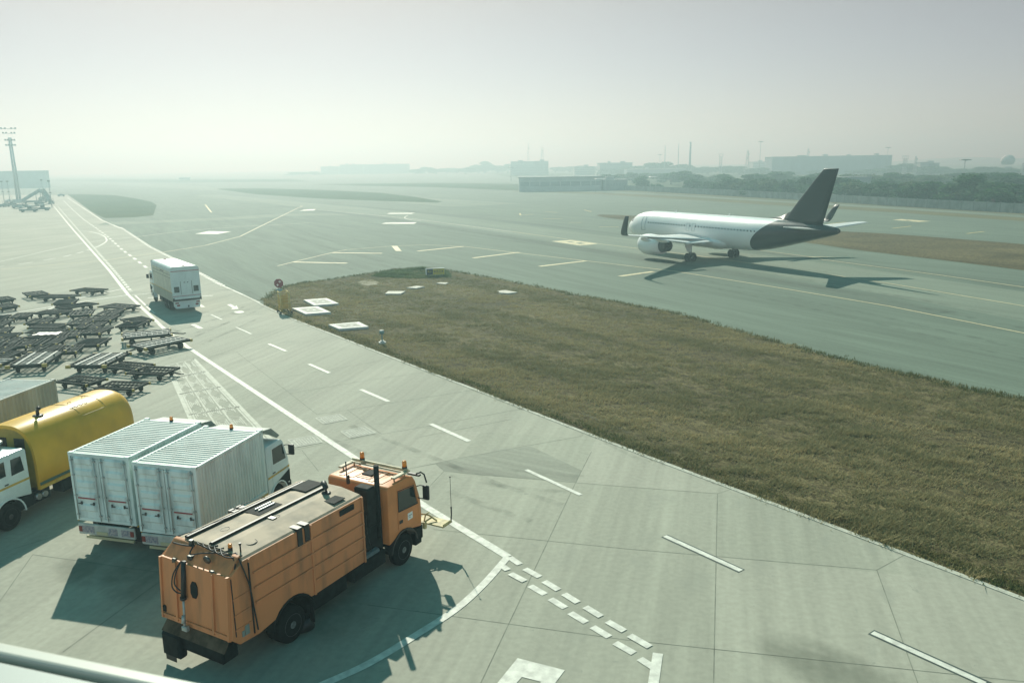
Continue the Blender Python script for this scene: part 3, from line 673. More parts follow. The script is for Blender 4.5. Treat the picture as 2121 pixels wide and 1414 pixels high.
def cargo_box(root, L, W, z0, z1, rows=4, side=None, roof=None, doormat=None, pitch=.165, doors=True):
    side = side or M['cont']; roof = roof or M['cont_roof']; h = W/2
    b = MB()
    corrugated(b, L-.24, h-.03, z0+.12, z1-.08, pitch, .045, .12, 1); corrugated(b, L-.24, -h+.03, z0+.12, z1-.08, pitch, .045, .12, -1)
    for y in (h-.05, -h+.05): b.b2(0, L, y-.05, y+.05, z0, z0+.13, .012); b.b2(0, L, y-.05, y+.05, z1-.1, z1-.005, .012)
    for x in (.06, L-.06):
        for y in (h-.06, -h+.06): b.b2(x-.062, x+.062, y-.065, y+.065, z0+.002, z1-.004, .012)
    b.b2(L-.10, L-.04, -h+.1, h-.1, z0+.05, z1-.05); b.b2(.1, L-.1, -h+.1, h-.1, z0+.02, z0+.1)
    b.b2(.0, .1, -h+.1, h-.1, z1-.16, z1-.006, .01); b.b2(.0, .1, -h+.1, h-.1, z0, z0+.12, .01)
    bx = b.build('cargo_box', side, root, recalc=False)
    b = MB(); n = int(round(L/.19)); pts = []
    for i in range(n):
        x = .1+(L-.2)*i/n; p = (L-.2)/n; pts += [(x, 0), (x+.3*p, .042), (x+.62*p, .042), (x+.92*p, 0)]
    lo = [b.bm.verts.new((x, -h+.09, z1-.06+d)) for x, d in pts]; hi = [b.bm.verts.new((x, h-.09, z1-.06+d)) for x, d in pts]
    for i in range(len(pts)-1): b.bm.faces.new((lo[i], lo[i+1], hi[i+1], hi[i]))
    b.build('roof', roof, bx)
    for x in (.075, L-.075):
        for y in (h-.085, -h+.085): b = MB(); b.b2(x-.08, x+.08, y-.09, y+.09, z1-.105, z1+.012, .008); b.build('corner_casting', side, bx)
    if not doors: return bx
    for s in (1, -1):
        b = MB(); y0, y1 = (.012, h-.13); H0, H1 = z0+.13, z1-.17; ya, yb = s*y0, s*y1
        b.b2(-.01, .045, ya, yb, H0, H1, .008); mid0, mid1 = y0+.24, y1-.1
        for k in range(5):
            zc = H0+(H1-H0)*(.11+.195*k)
            b.loft([[(-.006, s*mid0, zc), (-.006, s*mid1, zc), (-.006, s*mid1, zc+.30), (-.006, s*mid0, zc+.30)], [(-.062, s*(mid0+.05), zc+.07), (-.062, s*(mid1-.05), zc+.07), (-.062, s*(mid1-.05), zc+.23), (-.062, s*(mid0+.05), zc+.23)]], True)
        d = b.build('door', M['cont_door'], bx)
        b = MB()
        for yy in (y0+.14, y1-.22 if False else y1-.03):
            b.cyl((-.055, s*yy, H0-.05), (-.055, s*yy, H1+.08), .016, seg=8)
            for zz in (.06, .38, .72, .97): b.box((-.05, s*yy, H0+(H1-H0)*zz), (.05, .08, .05))
        b.build('lock_rod', M['galv'], d)
        b = MB(); zr = H0+(H1-H0)*.335; b.b2(-.075, -.064, s*(mid0+.02), s*(mid1-.02), zr, zr+.045); b.build('red_stripe', M['red'], d)
        b = MB()
        for yy in (mid0+.12, mid1-.12): b.box((-.05, s*yy, zr-.17), (.05, .05, .11), .01); b.box((-.06, s*(yy+.06), zr-.19), (.03, .14, .025))
        b.build('handle', M['darkmetal'], d)
    return bx
def truck_cab(root, x0, x1, z0, z1, W, paint, stripe=True, dx=.32, zarch=.95, roundness=.06, wx=None, wr=.6, dark_low=True):
    h = W/2; wx = wx if wx is not None else x1-.75
    ar = [(wx-wr*cos(pi*k/8), max(z0, .5+wr*sin(pi*k/8))) for k in range(9)]
    pts = [(x0, z0)] + [p for p in ar if p[1] > z0+.01] + [(x1, z0), (x1+.03, z0+.5), (x1-.02, z0+(z1-z0)*.52), (x1-.32, z1-.16), (x1-.48, z1-.03), (x1-.7, z1), (x0+.12, z1), (x0, z1-.08)]
    b = MB(); b.prism(pts, 'y', -h, h, roundness); c = b.build('cab', paint, root, smooth_angle=32)
    zw0, zw1 = z0+(z1-z0)*.56, z1-.22
    for s in (1, -1):
        # door as a panel 4 mm proud with its window
        xd0, xd1 = x0+dx, x1-.16
        b = MB(); zlo = max(z0+.35, .5+wr*.78)
        b.prism([(xd0, zlo), (xd1, zlo+.05), (xd1+.02, zw0), (xd1-.22, z1-.17), (xd0, z1-.14)], 'y', s*h-.01, s*h+.006, .004); d = b.build('door', paint, c)
        b = MB(); b.prism([(xd0+.09, zw0+.05), (xd1-.07, zw0), (xd1-.27, zw1), (xd0+.09, zw1)], 'y', s*h-.012, s*h+.012, .003); b.build('window', M['glass'], d)
        b = MB(); b.box((xd0+.12, s*(h+.012), zw0-.28), (.17, .03, .05), .01); b.build('handle', M['black'], d)
        if stripe:
            b = MB(); b.prism([(x0+.02, zw0-.42), (x1-.02, zw0-.42), (x1-.02, zw0-.34), (x0+.02, zw0-.34)], 'y', s*h-.01, s*(h+.009)) ; b.build('yellow_stripe', M['yellow_line'], c)
        if dark_low:
            b = MB(); b.prism([(wx+wr*.9, z0+.12), (x1-.03, z0+.12), (x1-.02, zw0-.5), (wx-.1, zw0-.72)], 'y', s*h-.01, s*(h+.011)); b.build('lower_panel', M['dark'], c)
        mirror(c, (x1-.02, s*(h+.15), zw0+.28), s)
        b = MB(); arch(b, wx, s*h-.28*s, s*h+.03*s, wr-.02, .5, .05); b.build('wheel_arch', paint if stripe else M['dark'], c)
    b = MB(); b.loft([[(x1+.022, -h+.12, z0+(z1-z0)*.55), (x1+.022, h-.12, z0+(z1-z0)*.55)], [(x1-.27, -h+.16, z1-.17), (x1-.27, h-.16, z1-.17)]], False, False, False); b.build('windscreen', M['glass'], c)
    b = MB(); b.b2(x1-.25, x1+.12, -h+.02, h-.02, z0-.25, z0+.12, .04); b.build('bumper', M['dark'] if dark_low else paint, c)
    return c
def chassis(root, x0, x1, z=.85, y=.42):
    b = MB()
    for s in (1, -1): b.b2(x0, x1, s*y-.04, s*y+.04, z-.13, z+.12)
    for k in range(5): xx = x0+.3+(x1-x0-.6)*k/4; b.b2(xx-.05, xx+.05, -y, y, z-.08, z+.06)
    return b
def container_lorry(px, py, z0, label, L=3.97, W=2.44, H=2.475):
    a = 1.305; rt = Vector((sin(a), -cos(a), 0)); o = Vector((px, py, 0)) + rt*1.22
    t = empty('container_lorry', o, a, label, 'lorry', 'white container lorries parked side by side')
    cargo_box(t, L, W, z0, z0+H)
    b = chassis(t, .1, 5.6); b.b2(1.0, 2.0, .95, 1.15, .45, .9, .03); b.b2(2.3, 3.3, -1.05, -.6, .45, .95, .05); b.b2(2.3, 3.3, .6, 1.05, .45, .95, .05); b.cyl((1.25, -.9, .5), (1.25, .9, .5), .09); b.cyl((4.85, -.9, .5), (4.85, .9, .5), .09)
    ch = b.build('chassis', M['dark'], t)
    b = MB(); b.b2(-.06, .02, -1.15, 1.15, .58, .98, .02); bp = b.build('rear_bumper', M['white_dirty'], t)
    b = MB(); b.b2(.02, .10, -1.0, .95, .40, .50, .01); b.build('underrun_bar', M['plate'], bp)
    b = MB()
    for y0, y1 in ((-.98, -.62), (.50, .98), (-.45, -.1)): b.b2(-.075, -.055, y0, y1, .66, .9, .005)
    b.build('sticker', M['sticker'], bp)
    for s in (1, -1): b = MB(); b.b2(-.085, -.05, s*1.05-.07, s*1.05+.07, .68, .88, .01); b.build('tail_lamp', M['lamp_red'], bp)
    b = MB(); b.b2(-.078, -.055, -.05, .4, .62, .74, .004); b.build('number_plate', M['plate'], bp)
    for s in (1, -1):
        wheel(t, 1.25, s*1.13, .5, .26, M['rim_dark'], True); wheel(t, 4.85, s*1.12, .5, .27)
        b = MB(); b.b2(.55, .575, s*.58, s*1.1, .2, .85); b.build('mudflap', M['black'], ch)
    c = truck_cab(t, 4.15, 5.72, .72, 2.72, 2.3, M['cab_white'], wx=4.85)
    b = MB(); zt = z0+H-.1
    b.loft([[(4.05, -1.1, zt), (4.05, 1.1, zt), (4.05, 1.1, zt-.04), (4.05, -1.1, zt-.04)], [(4.75, -1.05, zt-.1), (4.75, 1.05, zt-.1), (4.75, 1.05, zt-.14), (4.75, -1.05, zt-.14)], [(5.3, -1.0, 2.85), (5.3, 1.0, 2.85), (5.3, 1.0, 2.8), (5.3, -1.0, 2.8)]], True, False)
    for s in (1, -1): b.prism([(4.05, zt), (4.75, zt-.1), (5.3, 2.82), (5.1, 2.78)], 'y', s*1.05, s*1.08)
    b.build('wind_deflector', M['deflector'], t)
    for s in (1, -1):
        b = MB(); b.prism([(.05, z0-.05), (L, z0-.05), (L, z0+.0), (.05, z0+.0)], 'y', s*1.2, s*1.235); b.build('yellow_stripe', M['yellow_line'], t)
    beacon(t, (L-.12, -.0, z0+H-.02), .07, .13, .06)
    return t
container_lorry(-15.21, 26.5, 1.06, 'white container lorry parked between the yellow tanker and another container lorry')
container_lorry(-12.63, 25.6, 1.0, 'white container lorry parked directly beside the orange road sweeper')

# lorry whose grey container top shows at the left edge
A = G(115, 785, 3.5); a = 1.42
t = empty('container_lorry', Vector((A.x, A.y, 0)) - Vector((cos(a), sin(a), 0))*5.9 - Vector((sin(a), -cos(a), 0))*1.22, a, 'grey ribbed container on a flatbed behind the yellow tanker at the left edge', 'container')
cargo_box(t, 5.9, 2.44, 1.05, 3.5, side=M['cont_grey'], roof=mat('pale_ribbed_roof_paint', (.55, .57, .52), .55, col2=(.36, .33, .29), scale=1.2, detail=10, lo=.25, hi=.5), pitch=.24, doors=False)
b = chassis(t, .1, 5.8); b.build('chassis', M['dark'], t)
for x in (1.2, 4.8):
    for s in (1, -1): wheel(t, x, s*1.13, .5, .26, M['rim_dark'])

# ------------------------------------------------------------------ yellow tanker
M['tank'] = mat('yellow_tank_paint', (.70, .39, .028), 0.36, var=.16, scale=.9, detail=8, spec=.4)
M['tank_in'] = mat('yellow_recess_paint', (.38, .27, .04), 0.55, var=.25, scale=2)
M['green'] = mat('green_stripe_paint', (.03, .10, .075), 0.45)
a = 1.305; hd = Vector((cos(a), sin(a), 0)); rt = Vector((sin(a), -cos(a), 0))
t = empty('tanker_lorry', Vector((-17.59, 27, 0)) - rt*2.4 + hd*2.2, a+pi, 'yellow round topped tanker lorry with white cab parked at the left edge', 'tanker')
def archp(W, z0, zs, z1, n=22, p=2.7):
    pts = [(-W/2, z0)]
    for i in range(n+1):
        th = pi-pi*i/n; c, s = cos(th), sin(th)
        pts.append((W/2*abs(c)**(2/p)*(1 if c > 0 else -1), zs+(z1-zs)*abs(s)**(2/p)))
    return pts + [(W/2, z0)]
O_ = archp(2.5, 1.0, 1.9, 3.5); I_ = archp(2.26, 1.0, 1.85, 3.36)
b = MB(); b.loft([[(x, y*k, 1.0+(z-1.0)*k2) for y, z in O_] for x, k, k2 in ((-5.45, .93, .95), (-5.3, .985, .985), (-5.1, 1, 1), (-.02, 1, 1), (.0, .997, .998))], False, True); 
b.poly([(-5.45, y*.93, 1.0+(z-1.0)*.95) for y, z in O_])
b.loft([[(0, y*.997, 1.0+(z-1)*.998) for y, z in O_], [(.0, y, z) for y, z in I_], [(-.16, y, z) for y, z in I_]], False, False)
tk = b.build('tank', M['tank'], t)
b = MB(); b.poly([(-.16, y, z) for y, z in I_]); b.build('tank_front', M['tank_in'], tk, recalc=False)
for s in (1, -1):
    b = MB(); b.b2(-.17, -.135, s*.42-.24, s*.42+.24, 2.35, 2.95, .01)
    for k in range(9): b.b2(-.14, -.12, s*.42-.21+k*.05, s*.42-.19+k*.05, 2.38, 2.92)
    b.build('louvre_vent', M['darkmetal'], tk)
for z, mm, hh in ((1.16, 'green', .12), (1.02, 'yellow_line', .09)):
    for s in (1, -1): b = MB(); b.b2(-5.3, -.03, s*1.25-.008, s*1.25+.008, z, z+hh); b.build('side_stripe', M[mm], tk)
b = MB(); b.lathe((-1.35, .25, 3.485), (0, 0, 1), [(0, .2), (.03, .2), (.035, .07)], 14); b.tube([(-1.35, .25, 3.5), (-1.35, .25, 3.7), (-1.33, .3, 3.8), (-1.28, .4, 3.84), (-1.25, .47, 3.8)], .065, 8); b.build('vent_pipe', M['black'], tk)
b = MB()
for x0, x1, y0, y1 in ((-3.6, -2.6, -.55, .55),):
    P = [(x0, y0), (x1, y0), (x1, y1), (x0, y1), (x0, y0)]; zf = lambda y: 1.9+1.6*(1-(abs(y)/1.25)**2.7)**(1/2.7)+.004
    b.tube([(x, y+(.06 if i % 2 else 0), zf(y)) for i, (x, y) in enumerate([(x0+(x1-x0)*k/8, y1) for k in range(9)])], .014, 5)
    for xx in (-2.75, -4.1): b.tube([(xx, -1.0+.16*k, zf(-1.0+.16*k)) for k in range(13)], .012, 5)
    b.tube([(-4.1+.15*k, 1.0, zf(1.0)) for k in range(10)], .012, 5); b.tube([(-4.1, .72+.05*k, zf(.72+.05*k)) for k in range(7)], .012, 5)
for xx, yy in ((-3.0, .2), (-3.9, .1)): b.tube([(xx-.09, yy, zf(yy)), (xx-.09, yy, zf(yy)+.05), (xx+.09, yy, zf(yy)+.05), (xx+.09, yy, zf(yy))], .012, 5)
b.build('hatch', M['tank_in'], tk)
b = chassis(t, -5.2, 2.8); b.b2(-3.2, -1.2, .55, 1.1, .4, .9, .05); b.b2(-.6, .3, -1.1, 1.1, .5, .98, .03); b.b2(-5.3, .1, -1.1, 1.1, .92, .995); b.build('chassis', M['dark'], t)
b = MB(); b.cyl((-.25, 1.0, .75), (-.25, 1.22, .75), .12, seg=14); b.cyl((.05, 1.0, .75), (.05, 1.22, .75), .12, seg=14); b.build('valve', M['metal'], t)
c = truck_cab(t, .35, 3.3, .98, 2.85, 2.45, M['cab_white'], wx=1.42, wr=.68, stripe=True, dark_low=False, dx=.92)
for s in (1, -1):
    b = MB(); b.prism([(.56, 2.02), (1.12, 2.0), (1.08, 2.6), (.64, 2.6)], 'y', s*1.2, s*1.242, .004); b.build('rear_window', M['glass'], c)
    b = MB(); b.b2(.35, 3.25, s*1.225, s*1.16, .55, 1.0, .02); b.build('sill_panel', M['dark'], c)
    wheel(t, 1.42, s*1.24, .52, .3, M['rim_dark']); wheel(t, -4.0, s*1.22, .52, .26, M['rim_dark'], True)
    b = MB(); b.box((1.95, s*1.25, 1.55), (.3, .05, .12), .02); b.build('door_badge', M['black'], c)
b = MB(); b.lathe((.75, .25, 2.83), (0, 0, 1), [(0, .17), (.18, .17), (.2, .27), (.26, .27), (.29, .22), (.30, .02)], 18); b.build('air_intake', M['galv'], c)

# ------------------------------------------------------------------ catering lorry
M['cream'] = mat('cream_panel_paint', (.56, .56, .44), 0.45, var=.12, scale=1.4)
M['panelgrey'] = mat('pale_grey_panel_paint', (.55, .65, .63), 0.4, var=.08, scale=1.4)
M['olive'] = mat('olive_skirt_paint', (.26, .29, .23), 0.5, var=.15, scale=1.5)
t = empty('catering_lorry', (-29.60, 74.25, 0), 2.172, 'white catering box lorry driving away along the service road', 'lorry')
W, L, z0, z1 = 2.5, 8.0, 1.42, 4.24
def rbox(W, z0, z1, r=.28, n=5):
    return [(-W/2, z0)] + [(-W/2+r-r*cos(pi/2*k/n), z1-r+r*sin(pi/2*k/n)) for k in range(n+1)] + [(W/2-r+r*sin(pi/2*k/n), z1-r+r*cos(pi/2*k/n)) for k in range(n+1)] + [(W/2, z0)]
b = MB(); pr = rbox(W, z0, z1); b.loft([[(x, y, z) for y, z in pr] for x in (0, .02, L)], True, False); bx = b.build('cargo_box', M['panelgrey'], t, smooth_angle=35)
for s in (1, -1):
    b = MB(); b.b2(.25, L-.5, s*1.25-.005, s*1.25+.012, z0+.55, z1-.42, .005); b.build('side_panel', M['cream'], bx)
    b = MB(); b.b2(.1, L-.1, s*1.25-.03, s*1.25+.02, z0-.35, z0+.48, .01); b.build('side_skirt', M['olive'], bx)
    b = MB(); b.b2(.2, L-.4, s*1.262-.004, s*1.262+.006, z1-1.0, z1-.97); b.b2(.2, L-.4, s*1.262-.004, s*1.262+.006, z1-.72, z1-.69); b.b2(2.8, 4.2, s*1.262-.003, s*1.262+.006, z1-.62, z1-.54); b.build('side_trim', M['darkmetal'], bx)
    b = MB(); b.b2(.05, L-.1, s*1.255-.02, s*1.255+.012, z0+.48, z0+.53); b.build('yellow_stripe', M['yellow_line'], bx)
    b = MB(); b.b2(-.02, .01, s*.85-.22, s*.85+.22, z0+.5, z0+1.02, .015); b.build('rear_window', M['glass'], bx)
    b = MB(); b.b2(-.03, .0, s*.02, s*.5, z0+.25, z1-.5, .01); d = b.build('door', M['panelgrey'], bx)
    b = MB(); b.b2(-.05, -.02, s*.47, s*.50, z0+.3, z0+1.5); b.b2(-.06, -.03, s*.10, s*.2, z0+1.35, z0+1.42); b.build('handle', M['darkmetal'], d)
b = MB(); b.b2(-.025, .01, -1.22, 1.22, z1-.42, z1-.37); b.build('red_stripe', M['red'], bx); b = MB(); b.b2(-.025, .01, -1.24, 1.24, z0+.14, z0+.18); b.build('red_stripe', M['red'], bx)
b = MB(); b.b2(-.1, .02, -1.1, 1.1, z0-.12, z0+.1, .02); b.build('tail_lift', M['panelgrey'], t)
b = MB(); b.b2(-.05, .1, -1.25, 1.25, z0-.28, z0-.12, .02); b.build('step', M['black'], t)
b = chassis(t, .4, 9.6, 1.0); b.b2(5, 6.5, -1.1, -.6, .5, 1.1, .05); b.b2(5, 6.5, .6, 1.1, .5, 1.1, .05); b.build('chassis', M['dark'], t)
b = MB(); b.prism([(-1.05, .42), (1.0, .42), (1.12, .62), (1.12, 1.12), (-1.12, 1.12), (-1.12, .62)], 'x', .1, .6, .03); rb = b.build('rear_bumper', M['panelgrey'], t)
for s in (1, -1):
    b = MB(); b.b2(.07, .12, s*.92-.15, s*.92+.15, .88, 1.0, .01); b.b2(.07, .12, s*.82-.13, s*.82+.13, .64, .8, .01); b.build('tail_lamp', M['lamp_red'], rb)
b = MB(); b.b2(.06, .12, -.12, .0, .5, .68, .01); b.build('tow_hitch', M['black'], rb)
b = MB(); b.b2(.085, .105, -.3, .3, .68, .98, .01); b.build('number_plate', M['panelgrey'], rb)
for s in (1, -1):
    wheel(t, 2.6, s*1.16, .52, .27, None, True); wheel(t, 3.85, s*1.16, .52, .27, None, True); wheel(t, 8.85, s*1.14, .52, .28)
c = truck_cab(t, 8.15, 10.0, 1.0, 3.1, 2.35, M['cab_white'], stripe=True, wx=8.95, wr=.66)
for x in (.35, L-.4): 
    b = MB(); b.b2(x-.04, x+.04, -.12, .12, z1-.01, z1+.06, .01); b.build('roof_lamp', M['lamp_red'], bx)
b = MB(); b.b2(8.0, 8.1, -1.24, 1.24, 3.0, z1-.02, .03); b.b2(L, 8.12, 1.14, 1.24, 1.2, z1-.1); b.build('front_bulkhead', M['deflector'], t)
# ------------------------------------------------------------------ orange road sweeper
M['orange'] = mat('orange_body_paint', (.62, .24, .095), 0.5, col2=(.36, .155, .068), scale=1.1, detail=14, lo=.30, hi=.52, spec=.35, stretch=(2.2, 2.2, .4))
M['orange_roof'] = mat('sun_bleached_roof_paint', (.40, .31, .215), 0.7, col2=(.20, .165, .115), scale=1.3, detail=14, lo=.34, hi=.56)
M['orange_cab'] = mat('orange_cab_paint', (.65, .235, .075), 0.4, var=.12, scale=1.5, spec=.4)
M['beige'] = mat('beige_rack_paint', (.50, .43, .28), 0.6, var=.3, scale=5)
M['rack_yellow'] = mat('dirty_yellow_bracket_paint', (.48, .40, .18), 0.6, var=.4, scale=5)
sw = empty('road_sweeper', (-8.34, 19.14, 0), 1.05, 'orange road sweeper lorry with dirty hopper and twin amber beacons', 'road sweeper')
W = 2.62; h = W/2
ar = [(2.2-.78*cos(pi*k/10), .62+.78*sin(pi*k/10)) for k in range(11)]
side = [(.06, 1.26), (.30, 1.02), (.95, .98)] + [p for p in ar if p[1] > 1.0] + [(3.02, 1.06), (5.3, 1.08), (5.3, 3.2), (.62, 3.2), (.22, 2.95)]
b = MB(); b.prism(side, 'y', -h, h, .02); hp = b.build('hopper', M['orange'], sw)
b = MB(); rp = [(-h+.02, 3.19), (-h+.10, 3.25), (-.5, 3.36), (.5, 3.36), (h-.10, 3.25), (h-.02, 3.19)]
b.loft([[(.62, y, z) for y, z in rp], [(5.28, y, z) for y, z in rp]], True, False); b.build('roof', M['orange_roof'], hp)
for s in (1, -1):
    b = MB()
    for k, zz in enumerate((2.72, 2.30, 1.88, 1.46)): b.b2(.9 if k < 3 else 3.1, 5.28, s*h-.004, s*(h+.045), zz, zz+.055, .01)
    for zz in (2.3, 1.85, 1.45): b.b2(.18, .74, s*h-.004, s*(h+.022), zz, zz+.04, .006)
    for xx in (.80, 3.06, 5.24): b.b2(xx-.035, xx+.035, s*h-.003, s*(h+.034), 1.06, 3.19, .008)
    b.build('side_rib', M['orange'], hp)
    b = MB(); b.b2(.76, .785, s*h, s*(h+.04), 1.1, 3.1); b.b2(.18, .2, s*h, s*(h+.02), 1.3, 2.9); b.build('side_seal', M['black'], hp)
    b = MB(); b.b2(2.52, 2.70, s*(h-.28), s*(h+.035), 3.13, 3.285); b.b2(2.52, 2.70, s*(h+.012), s*(h+.04), 2.72, 3.16); b.b2(2.80, 2.98, s*(h-.28), s*(h+.035), 3.13, 3.285); b.b2(2.80, 2.98, s*(h+.012), s*(h+.04), 2.80, 3.16); b.build('tape_patch', M['black'], hp)
    b = MB(); arch(b, 2.2, s*h-.35*s, s*(h+.03), .77, .62, .05, .1, pi-.15); b.build('wheel_arch', M['dark'], hp)
b = MB(); b.box((.55, -h-.012, 1.33), (.14, .02, .28)); b.box((.42, -h-.012, 1.27), (.08, .02, .16)); b.build('repair_patch', M['deflector'], hp)
# roof fittings
b = MB()
for y in (.80, -.13): b.b2(.66, 5.0, y-.05, y+.03, 3.34 if y < .5 else 3.31, 3.43 if y < .5 else 3.40, .006); b.b2(.66, 5.0, y+.06, y+.08, 3.34 if y < .5 else 3.31, 3.40, .004)
b.build('roof_rail', M['black'], hp)
b = MB(); b.b2(2.55, 3.45, .12, .68, 3.35, 3.375, .004); b.build('roof_hatch', M['dark'], hp)
b = MB(); b.b2(4.25, 4.75, -1.12, -.58, 3.30, 3.325, .004); b.build('roof_hatch', M['dark'], hp)
b = MB(); b.b2(4.4, 5.2, .12, .75, 3.365, 3.40, .01); b.build('roof_hatch', M['dark'], hp)
b = MB(); b.b2(2.75, 3.35, .32, .36, 3.375, 3.42); b.b2(2.75, 3.35, .46, .5, 3.375, 3.42); b.build('hatch_bar', M['galv'], hp)
b = MB(); b.box((4.55, -h-.02, 3.05), (.62, .04, .17), .01); b.build('side_vent', M['dark'], hp)
b = MB(); b.lathe((4.69, -.43, 3.34), (0, 0, 1), [(0, .14), (.04, .14), (.05, .09)], 12); b.tube([(4.69, -.43, 3.36), (4.69, -.43, 3.52), (4.72, -.36, 3.60), (4.80, -.25, 3.61), (4.86, -.18, 3.56)], .085, 10); b.build('gooseneck_vent', M['black'], hp)
b = MB()
for cx, cy, r in ((1.35, -.85, .16), (1.5, .30, .13), (2.75, -.35, .1)): b.tube([(cx+r*cos(k*pi/8), cy+r*.8*sin(k*pi/8), 3.355 if cy > -.5 else 3.30) for k in range(17)], .014, 5)
b.b2(2.52, 2.68, -.45, -.22, 3.36, 3.39, .01); b.build('lifting_ring', M['darkmetal'], hp)
b = MB(); b.tube([(.72, 1.25, 3.28), (1.0, .9, 3.38), (2.4, .74, 3.45)], .012); b.tube([(2.45, 1.25, 3.27), (3.0, 1.15, 3.36), (3.6, .98, 3.36)], .012); b.build('hose', M['black'], hp)
# tail: header, tailgate, ram, hoses, lamps
b = MB(); b.prism([(.18, 2.93), (.24, 2.90), (.66, 3.16), (.66, 3.32), (.56, 3.30)], 'y', -h+.1, h-.1, .02); b.build('tail_header', M['orange'], hp)
tg = MB(); tg.prism([(.02, 1.22), (.12, 1.22), (.26, 2.95), (.14, 2.95)], 'y', -h+.03, h-.03, .015); tgo = tg.build('tailgate', M['orange'], hp)
def tgx(z): return .02+.12*(z-1.22)/1.73
b = MB()
for y in (-.72, .66): b.loft([[(tgx(z)-.05, y-.035, z), (tgx(z)-.05, y+.035, z), (tgx(z)+.01, y+.035, z), (tgx(z)+.01, y-.035, z)] for z in (1.30, 2.92)], True)
for z in (1.36,): b.b2(tgx(z)-.04, tgx(z)+.02, -h+.1, h-.1, z-.03, z+.03, .006)
for y in (-h+.06, h-.06): b.loft([[(tgx(z)-.045, y-.03, z), (tgx(z)-.045, y+.03, z), (tgx(z)+.01, y+.03, z), (tgx(z)+.01, y-.03, z)] for z in (1.25, 2.95)], True)
b.build('tailgate_rib', M['orange'], tgo)
b = MB(); z = 2.32
b.loft([[(tgx(z+v*.22)-d, .0-.02+u*.13, z+v*.22) for u, v in ((-.5, -1), (.5, -1), (1, -.45), (1, .45), (.5, 1), (-.5, 1), (-1, .45), (-1, -.45))] for d in (.0, .022)], True); b.build('inspection_plate', M['dark'], tgo)
b = MB(); b.cyl((-.02, .30, 2.05), (.14, .34, 3.02), .065, seg=12); b.cyl((-.02, .30, 2.02), (-.02, .30, 2.10), .085, seg=12); ram = b.build('hydraulic_ram', M['black'], tgo)
b = MB(); b.cyl((-.12, .24, 1.25), (-.02, .30, 2.05), .032, seg=10); b.cyl((-.15, .24, 1.42), (-.1, .26, 1.62), .05, seg=10); b.box((-.1, .24, 1.25), (.12, .2, .14), .02); b.build('ram_rod', M['galv'], ram)
b = MB(); b.tube(smoothed([(.1, .40, 3.02), (-.05, .55, 2.7), (-.08, .62, 2.35), (-.06, .5, 2.2), (-.02, .38, 2.18)], 5), .018); b.tube(smoothed([(.1, .42, 2.98), (-.02, .50, 2.7), (-.04, .56, 2.4), (-.02, .38, 2.24)], 5), .018)
for k in range(5):
    y = -.15-.22*k; b.tube(smoothed([(.62, y+.5, 3.36), (.42, y+.2, 3.45-.03*k), (.5, y, 3.36-.02*k), (.7, y-.2, 3.38-.02*k)], 5), .018)
b.tube(smoothed([(.5, .3, 3.35), (.25, .2, 3.20), (.35, -.2, 3.28), (.55, -.8, 3.32), (.5, -1.15, 3.22), (.4, -1.25, 3.05)], 6), .02)
b.tube(smoothed([(.7, -1.0, 3.33), (.55, -1.33, 3.15), (.72, -1.36, 2.5), (.80, -1.36, 1.8), (.88, -1.35, 1.15)], 6), .02)
b.tube(smoothed([(.5, 1.2, 3.2), (.36, .6, 3.32), (.4, .2, 3.36)], 6), .022)
b.build('hose', M['black'], hp)
b = MB(); b.b2(.25, .42, .18, .36, 3.0, 3.12, .02); b.b2(.4, .5, .3, .42, 3.3, 3.48, .01); b.lathe((.30, -.45, 3.22), (-.7, 0, -.2), [(0, .04), (.04, .11), (.09, .11), (.1, .02)], 14); b.b2(.12, .2, .66, .8, 2.86, 3.0, .02); b.b2(.14, .22, -.75, -.6, 2.86, 2.98, .02); b.build('hinge_fitting', M['darkmetal'], hp)
beacon(hp, (.74, -.75, 3.28), .06, .1, .12)
b = MB(); b.cyl((.85, -1.0, 3.26), (.85, -1.0, 3.5), .02, seg=8); b.cyl((.85, -1.0, 3.48), (.85, -1.0, 3.53), .035, seg=8); b.build('marker_stalk', M['black'], hp)
b = MB(); b.box((.05, 1.22, 1.5), (.1, .2, .2), .03); b.build('tail_lamp', M['dark'], tgo)
b = MB(); b.loft([[(.06, -h+.14, 1.2), (.06, h-.14, 1.2), (.1, h-.14, 1.2), (.1, -h+.14, 1.2)], [(-.14, -h+.12, .95), (-.14, h-.12, .95), (-.10, h-.12, .95), (-.10, -h+.12, .95)]], True); b.build('spill_apron', mat('dirty_apron_steel', (.10, .075, .05), .8, var=.5, scale=4, spec=.15), tgo)
# chassis and underbody
b = chassis(sw, .1, 8.2, .9); b.b2(-.05, .5, -1.0, 1.0, .50, .98, .05); b.b2(-.18, .1, .5, 1.2, .25, .95, .06); b.b2(2.9, 4.6, -1.15, -.5, .42, 1.05, .06); b.b2(2.9, 4.6, .5, 1.15, .35, 1.05, .06); b.cyl((2.2, -.9, .55), (2.2, .9, .55), .11); b.cyl((7.3, -.9, .55), (7.3, .9, .55), .1)
b.b2(5.35, 6.55, -1.0, 1.0, .8, 2.35, .05); b.b2(4.8, 6.4, -1.2, -.6, .5, 1.0, .05)
ch = b.build('chassis', M['dark'], sw)
b = MB(); b.lathe((3.6, -.3, .3), (0, 1, 0), [(0, .34), (.02, .36), (1.2, .36), (1.22, .34)], 18); b.cyl((2.75, -1.0, .12), (2.75, -1.0, .42), .36, .22, 16); b.build('sweeping_brush', M['black'], sw)
b = MB(); b.b2(-.12, -.10, .75, 1.15, .1, .85); b.build('mudflap', M['black'], ch); b = MB(); b.b2(3.0, 3.02, -1.25, -.75, .2, 1.0); b.build('mudflap', M['black'], ch)
